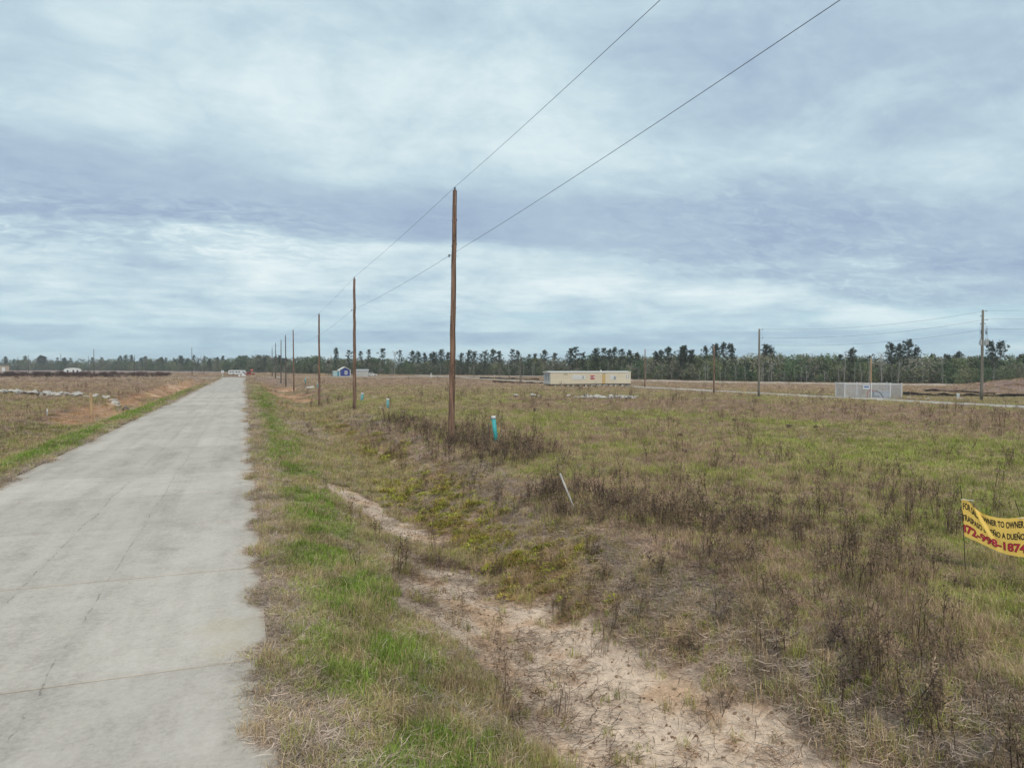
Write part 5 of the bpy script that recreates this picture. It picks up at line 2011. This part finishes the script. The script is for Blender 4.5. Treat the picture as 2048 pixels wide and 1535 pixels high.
def woods():
    # the dense lower growth reads as one mass
    P, S, T, I, Rz = [], [], [], [], []
    r = random.Random(11)
    pal = [np.array(c) for c in ((0.115, 0.140, 0.070), (0.085, 0.115, 0.058), (0.170, 0.165, 0.115), (0.190, 0.180, 0.140), (0.060, 0.095, 0.045), (0.150, 0.165, 0.080), (0.125, 0.130, 0.080))]
    for k in range(3600):
        px = r.uniform(-420, 2500)
        back = r.random() ** 1.3 * 48
        dp = edge_depth(px) + back + r.uniform(-2, 2)
        x, y, _ = spot_xy(px, dp)
        z = float(base_z(x, y))
        far = dp > 420
        hs = (7.3 if 640 < px < 1150 else 8.2) * (1.20 if far else 1.0)
        h = hs * (0.42 + 0.72 * r.random() ** 1.6) * (0.75 if back < 4 else 1.0)
        P.append((x, y, z - 0.2))
        S.append((h / 6.0 * r.uniform(0.8, 1.35), h / 6.0 * r.uniform(0.8, 1.35), h / 6.0))
        T.append(r.choice(pal) * r.uniform(0.85, 1.7) * (1.25 if px > 1250 else 1.0))
        I.append(r.randrange(6))
        Rz.append((0, 0, r.uniform(0, 6.28)))
    shapes = [bush('thicket', 500 + i, 6.0, 2.1 + 0.3 * (i % 3), 620, 0.17) for i in range(6)]
    gn_scatter('woodland', shapes, np.array(P), np.array(Rz), np.array(S), np.array(I), np.array(T), 'dense grey green woodland thicket along the horizon')
    # dark brush in the far left field
    P, S, T, I, Rz = [], [], [], [], []
    for k in range(1100):
        px = r.uniform(-300, 345)
        dp = 250 + r.gauss(18, 26) + max(0, px - 150) * 0.12
        x, y, _ = spot_xy(px, dp)
        P.append((x, y, float(base_z(x, y)) - 0.1))
        h = 0.09 + 0.24 * r.random() ** 2 * (1 - 0.35 * max(0, px - 100) / 250)
        S.append((h * 1.7, h * 1.7, h))
        T.append(np.array((0.095, 0.056, 0.046)) * r.uniform(0.6, 1.6))
        I.append(r.randrange(6))
        Rz.append((0, 0, r.uniform(0, 6.28)))
    gn_scatter('dark_brush', shapes, np.array(P), np.array(Rz), np.array(S), np.array(I), np.array(T), 'low dark maroon brush across the far left field')

    pines = [pine(700 + i, 12.0, 0.85 + 0.10 * i) for i in range(8)]
    bares = [bare_tree(800 + i) for i in range(5)]

    def tree(px, dp, h, kind, label, group, tint, v=None):
        x, y, _ = spot_xy(px, dp)
        src = (pines if kind == 'pine' else bares)
        tm, cm = src[r.randrange(len(src)) if v is None else v]
        ref = 12.0 if kind == 'pine' else 9.0
        root = empty('pine_tree' if kind == 'pine' else 'bare_tree', (x, y, float(base_z(x, y)) - 0.15), r.uniform(0, 6.28))
        k = h / ref
        root.scale = (k * r.uniform(0.85, 1.1), k * r.uniform(0.85, 1.1), k)
        tag(root, label, 'tree', group)
        link('trunk', tm, root)
        c = link('crown', cm, root)
        c['tint'] = [float(q) for q in tint]
        return root
    dk = np.array((0.060, 0.074, 0.048))
    # distinct pines: bearing, top row in the picture, label
    big = [(1411, 696, 'leftmost tall pine of the cluster behind the short dark pole'), (1430, 692, 'second pine of the cluster behind the short dark pole'),
           (1447, 689, 'tallest pine of the cluster behind the short dark pole'), (1465, 691, 'broad rightmost pine of the cluster behind the short dark pole'),
           (1529, 693, 'tall pine just right of the grey pole with brackets'), (1538, 699, 'lower pine close right of the grey pole with brackets'),
           (1703, 700, 'small topped pine above the woods left of the enclosure'), (1783, 690, 'slim pine left of the great pine by the enclosure'),
           (1801, 692, 'pine touching the left side of the great pine'), (1815, 684, 'great spreading pine behind the chain link enclosure'),
           (1829, 698, 'low pine under the right side of the great pine'), (1869, 711, 'round topped pine between the great pine and tall grey pole'),
           (1894, 713, 'flat topped pine second right of the great pine'), (1917, 707, 'broad crowned pine left of the tall grey pole'),
           (1985, 686, 'tall pine immediately right of the tall grey pole'), (2000, 687, 'second tall pine right of the tall grey pole'),
           (2040, 712, 'pine at the right edge of the picture'), (673, 698, 'tall slim pine behind the blue shed'), (697, 703, 'pine left of the second roadside pole, above the shed'),
           (722, 704, 'pine right of the second roadside pole'), (737, 701, 'dense double pine above the pale metal building'), (765, 699, 'leaning pine right of the pale metal building'),
           (800, 703, 'thin lone pine left of the middle pine group')]
    for px, top, lab in big:
        dp = edge_depth(px) + r.uniform(3, 14)
        x, y, _ = spot_xy(px, dp)
        h = (733 - top) / FPX * dp + CAM_H - float(base_z(x, y)) + 0.4
        tree(px, dp, h, 'pine', lab, 'tall pines along the woods', dk * r.uniform(0.8, 1.2), 4 + r.randrange(4) if px > 1400 else None)
    mids = [825, 838, 850, 861, 870, 881, 895, 921, 936, 947, 961, 972, 985, 1000, 1024, 1036, 1058, 1070, 1089, 1108]
    for i, px in enumerate(mids):
        dp = edge_depth(px) + r.uniform(0, 16)
        h = (733 - r.uniform(700, 711)) / FPX * dp + CAM_H - float(base_z(*spot_xy(px, dp)[:2])) + 0.3
        tree(px, dp, h, 'pine', ORD[i] + ' slender pine from the left in the middle row behind the field', 'middle row of pines', dk * r.uniform(0.8, 1.25))
    for i, px in enumerate((1140, 1153, 1167, 1190, 1207, 1216, 1229, 1243, 1258, 1276, 1312, 1321, 1338, 1362, 1371, 1384)):
        dp = edge_depth(px) + r.uniform(0, 12)
        h = (733 - r.uniform(694, 709)) / FPX * dp + CAM_H - float(base_z(*spot_xy(px, dp)[:2])) + 0.3
        tree(px, dp, h, 'pine', ORD[i] + ' slender pine from the left in the row behind the mobile home', 'pines behind the mobile home', dk * r.uniform(0.8, 1.25))
    for i, px in enumerate(sorted(r.uniform(1480, 2046) for _ in range(26))):
        dp = edge_depth(px) + r.uniform(12, 40)
        h = (733 - r.uniform(708, 720)) / FPX * dp + CAM_H - float(base_z(*spot_xy(px, dp)[:2]))
        tree(px, dp, h, 'pine', ORD[i] + ' low pine crown from the left over the right-hand woods', 'low pines in the right woods', dk * r.uniform(0.7, 1.1))
    for i, px in enumerate(sorted(r.uniform(4, 560) for _ in range(58))):
        dp = edge_depth(px) + r.uniform(0, 40)
        h = (733 - r.uniform(711, 721)) / FPX * dp + CAM_H + 0.3
        tree(px, dp, h, 'pine', (ORD[i] + ' distant pine from the left edge on the left horizon' if i < 29 else ORD[57 - i] + ' distant pine leftward from the roadside pole row'), 'distant pines on the left horizon', dk * r.uniform(0.8, 1.2))
    for i, px in enumerate(sorted(r.uniform(560, 660) for _ in range(16))):
        dp = edge_depth(px) + r.uniform(0, 25)
        h = (733 - r.uniform(716, 728)) / FPX * dp + CAM_H + 0.3
        tree(px, dp, h, 'pine', ORD[i] + ' low pine from the left behind the far roadside poles', 'low pines behind the pole row', dk * r.uniform(0.8, 1.2))
    for px, top, lab in ((1688, 702, 'tall bare grey tree above the woods left of the enclosure'), (1764, 704, 'slim bare grey tree behind the short tan post'), (789, 702, 'bare pale tree left of the middle pine group')):
        dp = edge_depth(px) - 2
        h = (733 - top) / FPX * dp + CAM_H - float(base_z(*spot_xy(px, dp)[:2]))
        tree(px, dp, h, 'bare', lab, 'bare grey trees', (0.3, 0.28, 0.26))
    for i, px in enumerate(sorted(r.uniform(1290, 2044) for _ in range(30))):
        dp = edge_depth(px) - r.uniform(0.5, 3.5)
        tree(px, dp, r.uniform(4.0, 7.0), 'bare', ORD[i] + ' thin bare grey tree from the left along the right woods', 'bare trees along the right woods', (0.3, 0.28, 0.26))
    for i, px in enumerate(sorted(r.uniform(740, 1290) for _ in range(22))):
        dp = edge_depth(px) - r.uniform(0.5, 3.5)
        tree(px, dp, r.uniform(4.0, 6.5), 'bare', ORD[i] + ' thin bare grey tree from the left under the middle tree line', 'bare trees along the middle woods', (0.3, 0.28, 0.26))


def spot_xy(px, depth):
    d = ray(px, 733)
    t = depth / (d[0] * math.sin(YAW) + d[1] * math.cos(YAW))
    return d[0] * t, d[1] * t, 0.0


woods()

# ---------------------------------------------------------------- air
hz = MB().box((0, 700, 9.0), (3000, 3000, 26.0)).build('haze', None)
hm = bpy.data.materials.new('haze_air')
hm.use_nodes = True
hm.node_tree.nodes.clear()
N = NT(hm.node_tree)
pv = N.n('ShaderNodeVolumePrincipled')
pv.inputs['Color'].default_value = (0.92, 0.96, 1.0, 1)
pv.inputs['Density'].default_value = 0.00030
pv.inputs['Anisotropy'].default_value = 0.0
ou = N.n('ShaderNodeOutputMaterial')
N.put(ou.inputs['Volume'], pv.outputs[0])
hz.data.materials.append(hm)
tag(hz, 'thin pale blue haze over the fields', kind='stuff')
